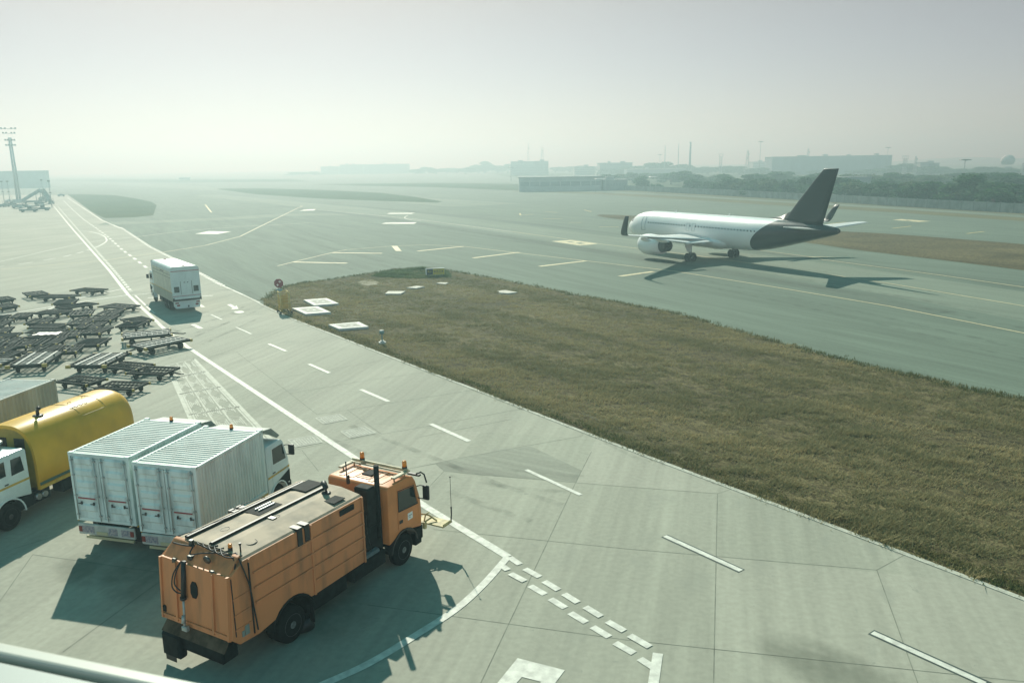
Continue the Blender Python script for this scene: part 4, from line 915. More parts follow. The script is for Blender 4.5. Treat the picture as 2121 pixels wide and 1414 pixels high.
b = MB(); b.b2(5.45, 6.2, -1.15, -.72, .62, 1.12, .1, 2); b.build('reflection_box', mat('teal_reflection_paint', (.10, .16, .17), .4, var=.3, scale=3), ch)  # box whose teal grey paint imitates a bluish reflection
b = MB(); b.b2(5.75, 6.15, -1.12, -.55, 1.9, 3.2, .05); b.cyl((6.3, -1.05, 1.4), (6.3, -1.05, 3.8), .085, seg=14); b.build('air_cleaner', M['dark'], sw)
b = MB(); b.cyl((6.05, -.05, 3.2), (6.05, -.05, 3.85), .02, seg=8); b.box((6.05, -.1, 3.25), (.1, .1, .3), .02); b.cyl((5.9, -.85, 2.0), (5.9, -.6, 2.0), .1, seg=12); b.tube(smoothed([(5.65, -1.1, 2.4), (5.6, -1.15, 1.8), (5.8, -1.1, 1.2), (5.7, -1.0, .9)], 5), .012); b.build('stack_fitting', M['black'], sw)
for s in (1, -1):
    wheel(sw, 2.2, s*1.24, .54, .28, None, True); wheel(sw, 7.3, s*1.22, .54, .31)
# cab
x0, x1, cz0, cz1, ch_ = 6.55, 8.28, .95, 2.98, 1.24
arc = [(7.3-.68*cos(pi*k/10), .58+.68*sin(pi*k/10)) for k in range(11)]
b = MB(); b.prism([(x0, 1.0)] + [p for p in arc if p[1] > 1.0] + [(x1, 1.0), (x1+.04, 1.5), (x1, 2.0), (x1-.24, 2.72), (x1-.38, 2.92), (x1-.6, cz1), (x0+.1, cz1), (x0, cz1-.08)], 'y', -ch_, ch_, .05); cb = b.build('cab', M['orange_cab'], sw, smooth_angle=32)
b = MB()
for y in (-.8, -.4, .4, .8): b.b2(x0+.18, x1-.62, y-.10, y+.10, cz1-.012, cz1+.018, .012)
for k in (0, 1): b.b2(x0+.3+k*.1, x1-.8, -.28+k*.05, .28-k*.05, cz1+.0, cz1+.02+.012*k, .01)
b.build('roof_ridge', M['orange_cab'], cb)
b = MB(); b.b2(7.05, 7.45, -.2, .2, cz1+.03, cz1+.07, .012); b.build('roof_hatch', M['dark'], cb)
b = MB(); b.b2(7.72, 7.80, -1.18, 1.18, cz1+.12, cz1+.22, .015); b.b2(7.58, 7.64, -1.18, 1.18, cz1+.12, cz1+.17, .01)
for s in (1, -1): b.box((7.45, s*1.10, cz1+.13), (.85, .16, .06), .015); [b.b2(xx-.02, xx+.02, s*1.06-.02, s*1.06+.02, cz1-.03, cz1+.12) for xx in (7.15, 7.7)]
b.build('roof_rack', M['beige'], cb)
beacon(cb, (7.80, .78, cz1+.20), .085, .20, .07); beacon(cb, (7.80, -1.0, cz1+.20), .085, .20, .07)
for s in (1, -1):
    b = MB(); b.prism([(7.02, 1.36), (7.85, 1.18), (8.12, 1.18), (8.13, 2.02), (7.92, 2.66), (7.02, 2.76)], 'y', s*ch_-.01, s*(ch_+.008), .005); d = b.build('door', M['orange_cab'], cb)
    b = MB(); b.prism([(7.08, 2.0), (8.06, 1.92), (7.88, 2.58), (7.08, 2.66)], 'y', s*ch_-.012, s*(ch_+.014), .004); b.build('window', M['glass'], d)
    b = MB(); fr = [(7.06, s*(ch_+.01), 1.98), (8.09, s*(ch_+.01), 1.90), (7.90, s*(ch_+.01), 2.61), (7.06, s*(ch_+.01), 2.69)]; b.tube(fr + [fr[0]], .02, 5); b.build('window_seal', M['black'], d)
    b = MB(); b.box((7.16, s*(ch_+.02), 1.60), (.17, .03, .11), .012); b.build('handle', M['black'], d)
    b = MB(); b.box((7.66, s*(ch_+.01), 1.62), (.26, .012, .24), .002); st = b.build('door_sticker', M['white'], d)
    b = MB(); b.b2(7.56, 7.74, s*(ch_+.017), s*(ch_+.019), 1.63, 1.66); b.b2(7.58, 7.68, s*(ch_+.017), s*(ch_+.019), 1.57, 1.59); b.build('sticker_print', M['sticker'], st)
    mirror(cb, (8.22, s*1.52, 2.28), s, .5, .3)
    b = MB(); b.tube([(8.15, s*1.2, 2.9), (8.4, s*1.2, 2.88), (8.45, s*1.3, 2.8), (8.3, s*1.5, 2.6)], .03, 6); b.box((8.3, s*1.0, 2.8), (.14, .5, .06), .02); b.build('mirror_arm', M['black'], cb)
    b = MB(); arch(b, 7.3, s*(ch_-.3), s*(ch_+.035), .66, .58, .06, .12, pi-.12); b.build('wheel_arch', M['black'], cb)
    b = MB(); b.b2(7.9, 8.25, s*(ch_-.2), s*(ch_+.01), .42, 1.02, .03); b.b2(7.9, 8.2, s*(ch_-.1), s*(ch_+.03), .55, .60); b.build('step', M['dark'], cb)
b = MB(); b.loft([[(x1+.006, -1.12, 1.98), (x1+.006, 1.12, 1.98)], [(x1-.21, -1.06, 2.70), (x1-.21, 1.06, 2.70)]], False, False, False); b.build('windscreen', M['glass'], cb)
b = MB(); b.tube([(7.72+.13*cos(k*pi/8), -.62+.02*cos(k*pi/8), 1.98+.2*sin(k*pi/8)) for k in range(17)], .016, 5); b.build('steering_wheel', M['black'], cb)
b = MB(); b.b2(8.15, 8.42, -1.2, 1.2, .5, 1.02, .05); b.build('bumper', M['dark'], cb)
b = MB(); b.box((8.72, -1.0, 1.02), (.62, .34, .05), .01); b.box((8.80, -1.55, .98), (.55, .8, .05), .012); b.box((8.80, -1.93, 1.02), (.5, .04, .12), .01); b.tube([(8.5, -.9, 1.3), (8.75, -1.2, 1.2), (8.8, -1.5, 1.03)], .03); b.tube([(8.55, -1.15, 1.04), (8.65, -1.15, 1.26), (8.8, -1.2, 1.28)], .025); b.box((8.5, -1.2, .92), (.12, .12, .24), .02); fb = b.build('front_bracket', M['rack_yellow'], sw)
b = MB(); b.tube([(9.02, -1.93, 1.0), (9.05, -1.94, 1.25), (9.05, -1.94, 1.5)], .025, 6); b.cyl((9.05, -1.94, 1.5), (9.04, -1.94, 2.6), .009, seg=6); b.cyl((9.04, -1.94, 2.6), (9.04, -1.94, 2.64), .025, seg=8); b.cyl((9.05, -1.94, 1.48), (9.05, -1.94, 1.54), .03, seg=8); b.build('whip_antenna', M['black'], fb)
ORD = 'first second third fourth fifth sixth seventh eighth ninth tenth eleventh twelfth thirteenth fourteenth fifteenth sixteenth seventeenth eighteenth nineteenth twentieth twenty-first twenty-second twenty-third twenty-fourth twenty-fifth twenty-sixth twenty-seventh twenty-eighth twenty-ninth thirtieth thirty-first thirty-second thirty-third thirty-fourth thirty-fifth thirty-sixth thirty-seventh thirty-eighth thirty-ninth fortieth'.split()
# ------------------------------------------------------------------ cargo dollies
M['dolly'] = mat('dark_grey_dolly_steel', (.016, .028, .025), 0.75, 0, var=.5, scale=3, spec=.12)
M['roller'] = mat('galvanised_roller', (.038, .055, .05), 0.7, .0, var=.4, scale=8, spec=.15)
M['rail'] = mat('pale_dolly_rail', (.38, .40, .36), 0.6, .0, var=.35, scale=4)
M['bumper_yellow'] = mat('grimy_yellow_bumper', (.36, .27, .05), 0.6, var=.4, scale=6)
def dolly(kind):
    """unit dolly 3 m x 1.7 m, x along its length"""
    t = empty('cargo_dolly', (0, 0, 0)); L, W, z = 3.0, 1.7, .50
    b = MB()
    for y in (-W/2+.05, W/2-.05): b.b2(-L/2, L/2, y-.05, y+.05, z-.10, z+.03)
    for x in (-L/2+.05, L/2-.05): b.b2(x-.05, x+.05, -W/2+.1, W/2-.1, z-.10, z+.02)
    for y in (-.3, .3): b.b2(-L/2+.1, L/2-.1, y-.035, y+.035, z-.12, z-.02)
    for x in (-.95, .95): b.b2(x-.06, x+.06, -.75, .75, .22, .34); b.b2(x-.04, x+.04, -.5, -.4, .3, z-.1); b.b2(x-.04, x+.04, .4, .5, .3, z-.1)
    if kind == 2:
        for x in (-1.3, 0, 1.3): b.b2(x-.03, x+.03, W/2-.1, W/2-.04, z, z+.16)
    b.build('frame', M['dolly'], t)
    b = MB()
    if kind == 0:
        for i in range(9): x = -L/2+.3+i*(L-.6)/8; b.cyl((x, -W/2+.1, z-.01), (x, W/2-.1, z-.01), .026, seg=6)
    elif kind == 1:
        for i in range(4): y = -W/2+.3+i*(W-.6)/3; b.b2(-L/2+.1, L/2-.1, y-.03, y+.03, z-.03, z+.015)
        for i in range(5): x = -L/2+.4+i*(L-.8)/4; b.cyl((x, -W/2+.1, z-.06), (x, W/2-.1, z-.06), .025, seg=6)
    else:
        for y in (-.5, 0, .5): b.b2(-L/2+.1, L/2-.1, y-.05, y+.05, z-.01, z+.035)
        for i in range(9): x = -L/2+.2+i*(L-.4)/8; b.b2(x-.03, x+.03, -W/2+.1, W/2-.1, z-.07, z-.014)
    b.build('roller_deck' if kind < 2 else 'slat_deck', M['roller'] if kind < 2 else M['rail'], t)
    b = MB()
    for x, y in ((L/2-.05, W/2-.06), (L/2-.05, -W/2+.06), (-L/2+.05, W/2-.06), (-L/2+.05, -W/2+.06))[:4 if kind == 2 else 2]: b.box((x+(.06 if x > 0 else -.06), y, z-.05), (.14, .22 if kind == 2 else .14, .17), .015)
    b.build('bumper', M['bumper_yellow'], t)
    r = .19
    b = MB(); b.lathe((-.95, -.62, r), (0, 1, 0), [(0, r*.5), (.01, r*.9), (.03, r), (.10, r), (.13, r*.5)], 12); w0 = b.build('wheel', M['tyre'], t); w0.location = (0, 0, 0)
    for dx, dy in ((1.9, 0), (0, 1.13), (1.9, 1.13)): copy_part(w0, (dx, dy, 0), t)
    b = MB(); b.tube([(-L/2+.05, -.12, .42), (-L/2-.75, 0, .3), (-L/2-.95, 0, .32)], .03, 6); b.tube([(-L/2+.05, .12, .42), (-L/2-.75, 0, .3)], .03, 6); b.build('drawbar', M['dolly'], t)
    return t
DK = [dolly(k) for k in range(3)]; used = [False]*3
z6 = lambda *p: [(x/5.05, 560+y/5.05) for x, y in p]
DL = [(0, [(176, 594), (230, 595.5), (195, 607), (138, 602.5)]), (1, [(38.5, 606.6), (94, 601.5), (108, 607), (56, 614)]), (0, [(96, 608.3), (167.5, 608.9), (143.7, 617.3), (81.5, 617.3)]),
      (1, [(-14, 616), (14, 614), (32, 618), (0, 623)]), (1, [(-20, 631), (25, 629), (40, 632.5), (0, 638)]),
      (0, z6((540, 385), (860, 328), (1070, 345), (730, 395))), (1, [(204.8, 635), (235.6, 627.6), (289.7, 629.7), (257.9, 641.4)]), (0, z6((460, 405), (750, 410), (650, 460), (370, 455))),
      (1, z6((790, 415), (970, 410), (960, 465), (700, 470))), (1, z6((1110, 410), (1300, 405), (1200, 470), (985, 470))), (1, z6((370, 510), (590, 490), (520, 545), (240, 550))),
      (1, z6((860, 500), (1060, 480), (940, 560), (700, 555))), (1, z6((440, 550), (690, 555), (600, 600), (330, 600))), (1, z6((900, 545), (1120, 535), (1020, 600), (780, 600))),
      (0, z6((1270, 520), (1470, 468), (1590, 515), (1390, 545))), (0, z6((1310, 535), (1560, 530), (1430, 580), (1235, 580))), (1, z6((940, 610), (1180, 590), (1060, 650), (830, 650))),
      (0, z6((380, 612), (690, 610), (650, 645), (250, 650))), (1, z6((400, 655), (680, 640), (560, 700), (270, 700))), (1, z6((430, 710), (700, 700), (600, 770), (310, 770))),
      (0, z6((870, 720), (1170, 710), (1030, 775), (785, 775))), (1, z6((420, 790), (680, 775), (520, 860), (230, 860))), (2, z6((330, 870), (660, 865), (470, 1010), (80, 1010))),
      (2, z6((960, 885), (1390, 880), (1090, 1015), (720, 1015))), (2, z6((1275, 665), (1775, 622), (1800, 690), (1290, 740))), (2, [(270.6, 716.7), (366, 698.6), (388, 707), (298, 727)]),
      (0, z6((1330, 955), (1590, 970), (1390, 1040), (1130, 1010))), (0, z6((1480, 1000), (1880, 1010), (1710, 1090), (1340, 1070))), (0, z6((820, 1100), (1090, 1120), (880, 1200), (610, 1160))),
      (0, z6((1200, 1155), (1510, 1165), (1340, 1245), (1050, 1235))), (1, z6((-60, 525), (150, 510), (30, 580), (-180, 590))), (1, z6((-100, 600), (150, 590), (60, 650), (-200, 660))),
      (1, z6((-50, 670), (170, 650), (100, 690), (-150, 700))), (1, z6((0, 700), (250, 710), (120, 770), (-150, 770))), (1, z6((-20, 800), (180, 785), (60, 850), (-160, 860))), (1, z6((0, 870), (220, 850), (60, 930), (-200, 930))), (1, z6((150, 450), (330, 440), (250, 490), (60, 500))), (0, z6((620, 300), (820, 300), (740, 345), (560, 345))), (1, z6((700, 640), (860, 620), (780, 690), (640, 690))), (0, z6((-40, 470), (150, 460), (60, 510), (-120, 515))), (1, z6((150, 740), (330, 730), (250, 790), (70, 790))), (1, z6((680, 790), (860, 780), (780, 850), (600, 850))), (0, z6((-90, 760), (60, 750), (-20, 810), (-170, 810))), (1, z6((1050, 480), (1220, 470), (1130, 520), (960, 530))), (2, z6((-330, 930), (60, 930), (30, 985), (-250, 990)))]
placed = []
for k, q in DL:
    P = [G(x, y, .5) for x, y in q]; c = sum(P, Vector())/4; c.z = 0
    e1 = (P[1]-P[0]+P[2]-P[3])/2; e2 = (P[3]-P[0]+P[2]-P[1])/2
    if e1.length >= e2.length: la, lb = e1, e2
    else: la, lb = e2, e1
    placed.append((k, c, atan2(la.y, la.x), min(max(la.length, 2.5 if k < 2 else 3.2), 3.4 if k < 2 else 4.6), min(max(lb.length, 1.45), 1.9 if k < 2 else 2.5)))
# keep neighbours from running into each other
cs = [p[1].copy() for p in placed]
for it in range(60):
    for i in range(len(cs)):
        for j in range(i):
            d = cs[i]-cs[j]; a = placed[i][2]; lim = 1.85 if max(placed[i][0], placed[j][0]) < 2 else 2.5
            if d.length < lim:
                u = (d if d.length > .01 else Vector((0, 1, 0))).normalized()*(lim-d.length)*.5; cs[i] += u; cs[j] -= u
order = sorted(range(len(placed)), key=lambda i: -cs[i].y); rows = [order[i:i+6] for i in range(0, len(order), 6)]
lab = {}
for r, row in enumerate(rows):
    for n_, i in enumerate(sorted(row, key=lambda i: cs[i].x/cs[i].y)): lab[i] = (r, n_)
for i, (k, c, a, l, w_) in enumerate(placed):
    o = DK[k] if not used[k] else clone(DK[k]); used[k] = True
    o.location = (cs[i].x, cs[i].y, 0); o.rotation_euler = (0, 0, a + (pi if i % 3 == 0 else 0)); o.scale = (l/3.0, w_/1.7, 1.0 if k < 2 else 1.25)
    r, n_ = lab[i]
    what = ('dark roller dolly', 'dark slatted cargo dolly', 'large pale slatted pallet dolly')[k]
    tag(o, '%s, %s from the left in the %s row from the back' % (what, ORD[n_], ORD[r]), 'dolly', 'cargo dollies parked on the apron')
# white sheet lying on one of them
i = 18; b = MB(); rr = random.Random(4); nx, ny = 9, 6; vv = []
for yy in range(ny+1):
    vv.append([b.bm.verts.new((-.9+1.8*xx/nx+rr.uniform(-.04, .04), -.55+1.1*yy/ny+rr.uniform(-.04, .04), .02+rr.uniform(0, .07))) for xx in range(nx+1)])
for yy in range(ny):
    for xx in range(nx): b.bm.faces.new((vv[yy][xx], vv[yy][xx+1], vv[yy+1][xx+1], vv[yy+1][xx]))
s_ = b.build('plastic_sheet', mat('pink_white_sheet', (.72, .66, .62), .5, var=.15, scale=3), smooth_angle=40); s_.location = (cs[i].x+.2, cs[i].y, .56); s_.rotation_euler = (0, 0, placed[i][2])
tag(s_, 'crumpled white plastic sheet lying on a dark cargo dolly', 'sheet')

# ------------------------------------------------------------------ island fixtures
def text_mesh(body, size, name, m, parent, loc, rot, depth=.004):
    cu = bpy.data.curves.new('lettering', 'FONT'); cu.body = body; cu.size = size; cu.extrude = depth; cu.align_x = 'CENTER'; cu.align_y = 'CENTER'
    tmp = bpy.data.objects.new('lettering', cu); COL.objects.link(tmp); bpy.context.view_layer.update()
    me = bpy.data.meshes.new_from_object(tmp.evaluated_get(bpy.context.evaluated_depsgraph_get())); bpy.data.objects.remove(tmp)
    me.materials.clear(); me.materials.append(m); o = bpy.data.objects.new(name, me); COL.objects.link(o); o.parent = parent; o.location = loc; o.rotation_euler = rot; return o
M['sign_yellow'] = mat('sign_yellow_face', (.46, .38, .03), .5, var=.1, spec=.2)
M['sign_black'] = mat('sign_black_face', (.012, .028, .038), .5, spec=.2)
p0, p1 = G(882, 574), G(921, 572.5); d = p1-p0; an = atan2(d.y, d.x); ln = d.length
t = empty('taxiway_sign', p0, an, 'low taxiway guidance sign with black and yellow faces on the green patch', 'sign')
b = MB(); b.b2(0, ln, -.14, .14, .28, 1.02, .015); b.build('cabinet', M['white'], t)
b = MB(); b.b2(.10, ln*.38, -.16, -.13, .29, .985); fa = b.build('black_panel', M['sign_black'], t)
b = MB(); b.b2(ln*.38+.01, ln-.02, -.16, -.13, .29, .985); fb = b.build('yellow_panel', M['sign_yellow'], t)
text_mesh('R1', .46, 'lettering', M['sign_yellow'], fa, (ln*.21, -.165, .65), (pi/2, 0, 0))
text_mesh('R3', .46, 'lettering', M['sign_black'], fb, (ln*.68, -.165, .65), (pi/2, 0, 0))
for xx, s in ((ln*.47, -1), (ln*.89, 1)):
    b = MB(); b.prism([(xx-.1*s, .53), (xx+.1*s, .65), (xx-.1*s, .77)], 'y', -.170, -.161); b.build('arrow', M['sign_black'], fb)
for xx in (.3, ln*.5, ln-.3): b = MB(); b.cyl((xx, 0, 0), (xx, 0, .3), .05, seg=8); b.build('leg', M['galv'], t)

t = empty('stop_sign', G(581.5, 634), 0, 'dark red octagonal sign with two white aircraft symbols on a post', 'sign')
b = MB(); b.cyl((0, 0, 0), (0, 0, 2.5), .05, seg=10); b.build('post', M['galv'], t)
b = MB(); R8 = .45; b.prism([(R8*cos(pi/8+k*pi/4), 2.2+R8*sin(pi/8+k*pi/4)) for k in range(8)], 'y', -.09, -.06, .004); oc = b.build('octagon', mat('dark_red_sign_face', (.20, .035, .045), .5), t)
def plane_icon(cx, cz, s, flip):
    b = MB(); f = -1 if flip else 1
    for q in ([(-1, .12), (.9, .12), (1, 0), (.9, -.12), (-1, -.12)], [(.25, .1), (-.15, .95), (-.4, .95), (-.2, .1)], [(.25, -.1), (-.2, -.1), (-.4, -.95), (-.15, -.95)], [(-.7, .1), (-.95, .45), (-1.1, .45), (-1, .1)], [(-.7, -.1), (-1, -.1), (-1.1, -.45), (-.95, -.45)]):
        b.prism([(cx+f*u*s, cz+v*s) for u, v in q], 'y', -.097, -.088 - .001*q[0][1])
    b.build('aircraft_symbol', M['white'], oc)
plane_icon(.14, 2.36, .13, False); plane_icon(-.14, 2.04, .13, True)
b = MB(); b.b2(-.28, .28, -.085, -.06, 1.42, 1.66, .004); pp = b.build('small_plate', mat('blue_grey_plate', (.24, .36, .40), .5), t)
b = MB(); b.b2(-.28, .28, -.09, -.084, 1.50, 1.55); b.build('plate_stripe', M['green'], pp)

t = empty('access_platform', G(590, 648), radians(-62), 'yellow wheeled access platform standing at the tip of the island', 'platform')
M['plat_yellow'] = mat('faded_yellow_frame_paint', (.60, .46, .16), .6, var=.3, scale=5)
b = MB()
for x in (-.55, .55):
    for y in (-.4, .4): b.cyl((x, y, .2), (x, y, 2.0 if x < 0 else 1.85), .05, seg=6)
for z in (.25, 1.0, 1.45, 1.95): b.tube([(-.55, -.4, z), (.55, -.4, z-.05)], .042, 5); b.tube([(-.55, .4, z), (.55, .4, z-.05)], .042, 5)
for z in (1.0, 1.9): b.tube([(-.55, -.4, z), (-.55, .4, z)], .042, 5); b.tube([(.55, -.4, z-.05), (.55, .4, z-.05)], .042, 5)
for y in (-.4, .4): b.tube([(-.55, y, .3), (.55, y, 1.0)], .03, 5)
b.build('frame', M['plat_yellow'], t)
b = MB(); b.b2(-.35, .2, -.43, -.40, .45, 1.75, .01); b.b2(.50, .53, -.34, .26, .45, 1.72, .01); b.b2(-.1, .5, -.1, .3, .95, 1.0, .01); b.build('panel', mat('orange_yellow_board', (.55, .34, .07), .6, var=.2), t)
b = MB()
for z in (.5, .75, 1.0, 1.25, 1.5): b.tube([(.58, -.3, z), (.58, .3, z)], .018, 5)
b.tube([(.58, -.3, .2), (.58, -.3, 1.6)], .03, 5); b.tube([(.58, .3, .2), (.58, .3, 1.6)], .03, 5); b.build('ladder', M['plat_yellow'], t)
b = MB(); b.b2(-.62, .62, -.46, -.38, .12, .22, .01); b.b2(-.62, .62, .38, .46, .12, .22, .01); b.build('base', M['dark'], t)
for x in (-.65, .65):
    for y in (-.5, .5): b = MB(); b.lathe((x, y-.04, .12), (0, 1, 0), [(0, .06), (.0, .12), (.08, .12), (.08, .06)], 12); b.build('wheel', M['tyre'], t)

M['pad_white'] = mat('whitewashed_slab_edge', (.56, .555, .51), .7, var=.15, scale=4)
M['pad_grey'] = mat('slab_centre_concrete', (.38, .38, .33), .8, col2=(.26, .26, .22), scale=3)
for q, lb in (([(628.5, 620.5), (677, 617), (702, 628), (650, 632)], 'white edged concrete pit cover farthest from the service road'), ([(604.6, 637.6), (658, 634), (685.5, 646), (632.6, 650)], 'white edged concrete pit cover beside the yellow access platform'), ([(680, 671.6), (743.6, 666), (764, 676), (702, 680.6)], 'white edged concrete pit cover nearest the camera, closest to the kerb')):
    P = [G(x, y, .2) for x, y in q]; c = sum(P, Vector())/4; c.z = 0
    t = empty('pit_cover', c, 0, lb, 'pit cover', 'white edged pit covers on the island'); Q = [p-c for p in P]
    b = MB(); b.prism([(p.x, p.y) for p in Q], 'z', -.05, .2, .015); b.build('slab', M['pad_white'], t)
    b = MB(); b.prism([(p.x*.64, p.y*.62) for p in Q], 'z', .19, .206); l_ = b.build('lid', M['pad_grey'], t)
    b = MB(); b.prism([(p.x*.1+.25, p.y*.12) for p in Q], 'z', .2, .215); b.prism([(p.x*.1-.3, p.y*.12) for p in Q], 'z', .2, .215); b.build('handle', M['pad_white'], l_)
for q, lb in (([(797, 608), (804, 602.6), (840, 602.6), (830, 608)], 'pale flush concrete cover in the dry grass, leftmost of three near the sign'), ([(841.5, 595.5), (862, 591.7), (879, 593), (862, 596.6)], 'pale flush concrete cover in the grass, middle of three near the sign'),
              ([(904, 586.4), (911, 584.5), (929, 585), (922.5, 588)], 'pale flush concrete cover just in front of the taxiway sign'), ([(1030, 602), (1047, 600.4), (1071.6, 605), (1051, 607), (1036, 606)], 'pale flush concrete cover alone in the dry grass to the right of the sign')):
    P = [G(x, y, .14) for x, y in q]; c = sum(P, Vector())/len(P); b = MB(); b.prism([(p.x-c.x, p.y-c.y) for p in P], 'z', 0, .14, .01)
    o = b.build('concrete_cover', mat('pale_cover_concrete', (.52, .50, .43), .8, var=.2, scale=3), None); o.location = (c.x, c.y, 0); tag(o, lb, 'cover', 'flush covers in the dry grass')
sheet('bare_soil', gpts([(740, 585), (752, 581), (772, 580), (786, 585), (780, 590), (762, 592), (750, 590)]), mat('bare_earth', (.25, .225, .15), .95, var=.3, scale=3), .03)

t = empty('approach_light', G(792, 712), .3, 'grey blue approach light on a short post with a white base', 'light')
M['tealgrey'] = mat('teal_grey_post_paint', (.13, .24, .25), .5)
b = MB(); b.box((0, 0, .08), (.5, .5, .16), .02); b.box((0, 0, .2), (.3, .3, .1), .02); b.build('base', M['pad_white'], t)
b = MB(); b.cyl((0, 0, .2), (0, 0, .75), .05, .045, 10); b.build('post', M['tealgrey'], t)
b = MB(); b.lathe((0, 0, .72), (0, 0, 1), [(0, .06), (.05, .17), (.24, .19), (.27, .17), (.28, .02)], 14); b.build('lamp_head', M['tealgrey'], t)
b = MB(); b.lathe((0, 0, .99), (0, 0, 1), [(0, .19), (.04, .17), (.05, .01)], 14); b.build('cap', M['pad_white'], t)

# flush drain covers in the concrete
for q, lb in (([(654, 866), (702.5, 857.5), (719.5, 869), (670.6, 878.7)], 'grey drain cover with white grid, farthest of the three in the road'), ([(706, 894), (755.5, 883), (779, 897), (725, 907.5)], 'grey drain cover with white grid, nearest the centre of the road'), ([(596.4, 911), (653, 901.6), (668, 916.4), (613, 926.3)], 'grey drain cover with white grid, left of the white edge line')):
    P = [G(x, y) for x, y in q]; c = sum(P, Vector())/4; t = empty('drain_cover', c, 0, lb, 'drain cover', 'drain covers in the concrete'); Q = [p-c for p in P]
    b = MB(); b.prism([(p.x, p.y) for p in Q], 'z', .0, .016); b.build('plate', mat('drain_plate', (.30, .31, .26), .8, var=.2, scale=4), t)
    b = MB(); f = lambda u, v: (Q[0]*(1-u)+Q[1]*u)*(1-v)+(Q[3]*(1-u)+Q[2]*u)*v
    for e in (.0, .15): R_ = [f(e, e), f(1-e, e), f(1-e, 1-e), f(e, 1-e), f(e, e)]; strip(b, R_, .07, .021)
    for k in range(1, 7): strip(b, [f(.15+.1*k, .15), f(.15+.1*k, .85)], .035, .021)
    b.build('grid', M['paint_faint'], t)

# ------------------------------------------------------------------ fence along the airfield
FB = [(1240, 391.5), (1400, 400), (1590, 411), (1740, 420), (1850, 427), (2000, 436), (2121, 443), (2420, 462)]
FP = smoothed(gpts(FB), 14); run = [0]
for a_, c_ in zip(FP, FP[1:]): run.append(run[-1]+(c_-a_).length)
def along(s):
    for i in range(len(run)-1):
        if run[i] <= s <= run[i+1]:
            t_ = (s-run[i])/(run[i+1]-run[i]); return FP[i]*(1-t_)+FP[i+1]*t_
    return FP[-1]
t = empty('perimeter_fence', (0, 0, 0), 0, 'long grey concrete panel fence along the far side of the airfield', 'fence')
M['fence'] = mat('weathered_fence_concrete', (.33, .36, .34), .85, col2=(.22, .245, .23), scale=.5, detail=8)
step = 3.6; N = int(run[-1]/step)
b = MB()
for k in range(N):
    a_, c_ = along(k*step), along((k+1)*step); d = (c_-a_); u = d.normalized(); n_ = Vector((-u.y, u.x, 0))*.04; a2, c2 = a_+u*.08, c_-u*.08
    b.loft([[a2-n_, a2+n_, a2+n_+Vector((0, 0, 2.25)), a2-n_+Vector((0, 0, 2.25))], [c2-n_, c2+n_, c2+n_+Vector((0, 0, 2.25)), c2-n_+Vector((0, 0, 2.25))]], True)
b.build('panel', M['fence'], t)
b = MB(); b.box((0, 0, 1.2), (.22, .24, 2.4), .01); pr_ = b.build('post', mat('fence_post_concrete', (.22, .24, .23), .85), t)
for k in range(N+1):
    a_ = along(k*step); o = pr_ if k == 0 else clone(pr_, t); o.location = a_; c_ = along(k*step+.5); o.rotation_euler = (0, 0, atan2(c_.y-a_.y, c_.x-a_.x))
# ------------------------------------------------------------------ trees
def leaf_mat(name, c1, c2):
    m = bpy.data.materials.new(name); m.use_nodes = True; n = m.node_tree; L = n.links.new; b = n.nodes['Principled BSDF']; b.inputs['Roughness'].default_value = .75; b.inputs['Specular IOR Level'].default_value = .2
    ge = n.nodes.new('ShaderNodeNewGeometry'); r = n.nodes.new('ShaderNodeValToRGB'); r.color_ramp.elements[0].color = (*c1, 1); r.color_ramp.elements[1].color = (*c2, 1); L(ge.outputs['Random Per Island'], r.inputs[0])
    L(r.outputs[0], b.inputs['Base Color']); tr = n.nodes.new('ShaderNodeBsdfTranslucent'); L(r.outputs[0], tr.inputs[0]); ms = n.nodes.new('ShaderNodeMixShader'); ms.inputs[0].default_value = .4
    L(b.outputs[0], ms.inputs[1]); L(tr.outputs[0], ms.inputs[2]); L(ms.outputs[0], n.nodes['Material Output'].inputs[0]); return m
LM = [leaf_mat('dark_leaves', (.018, .065, .024), (.048, .12, .042)), leaf_mat('olive_leaves', (.032, .066, .026), (.085, .13, .048)), leaf_mat('mid_green_leaves', (.024, .08, .03), (.058, .14, .048))]
M['bark'] = mat('tree_bark', (.09, .07, .05), .9, var=.4, scale=5)
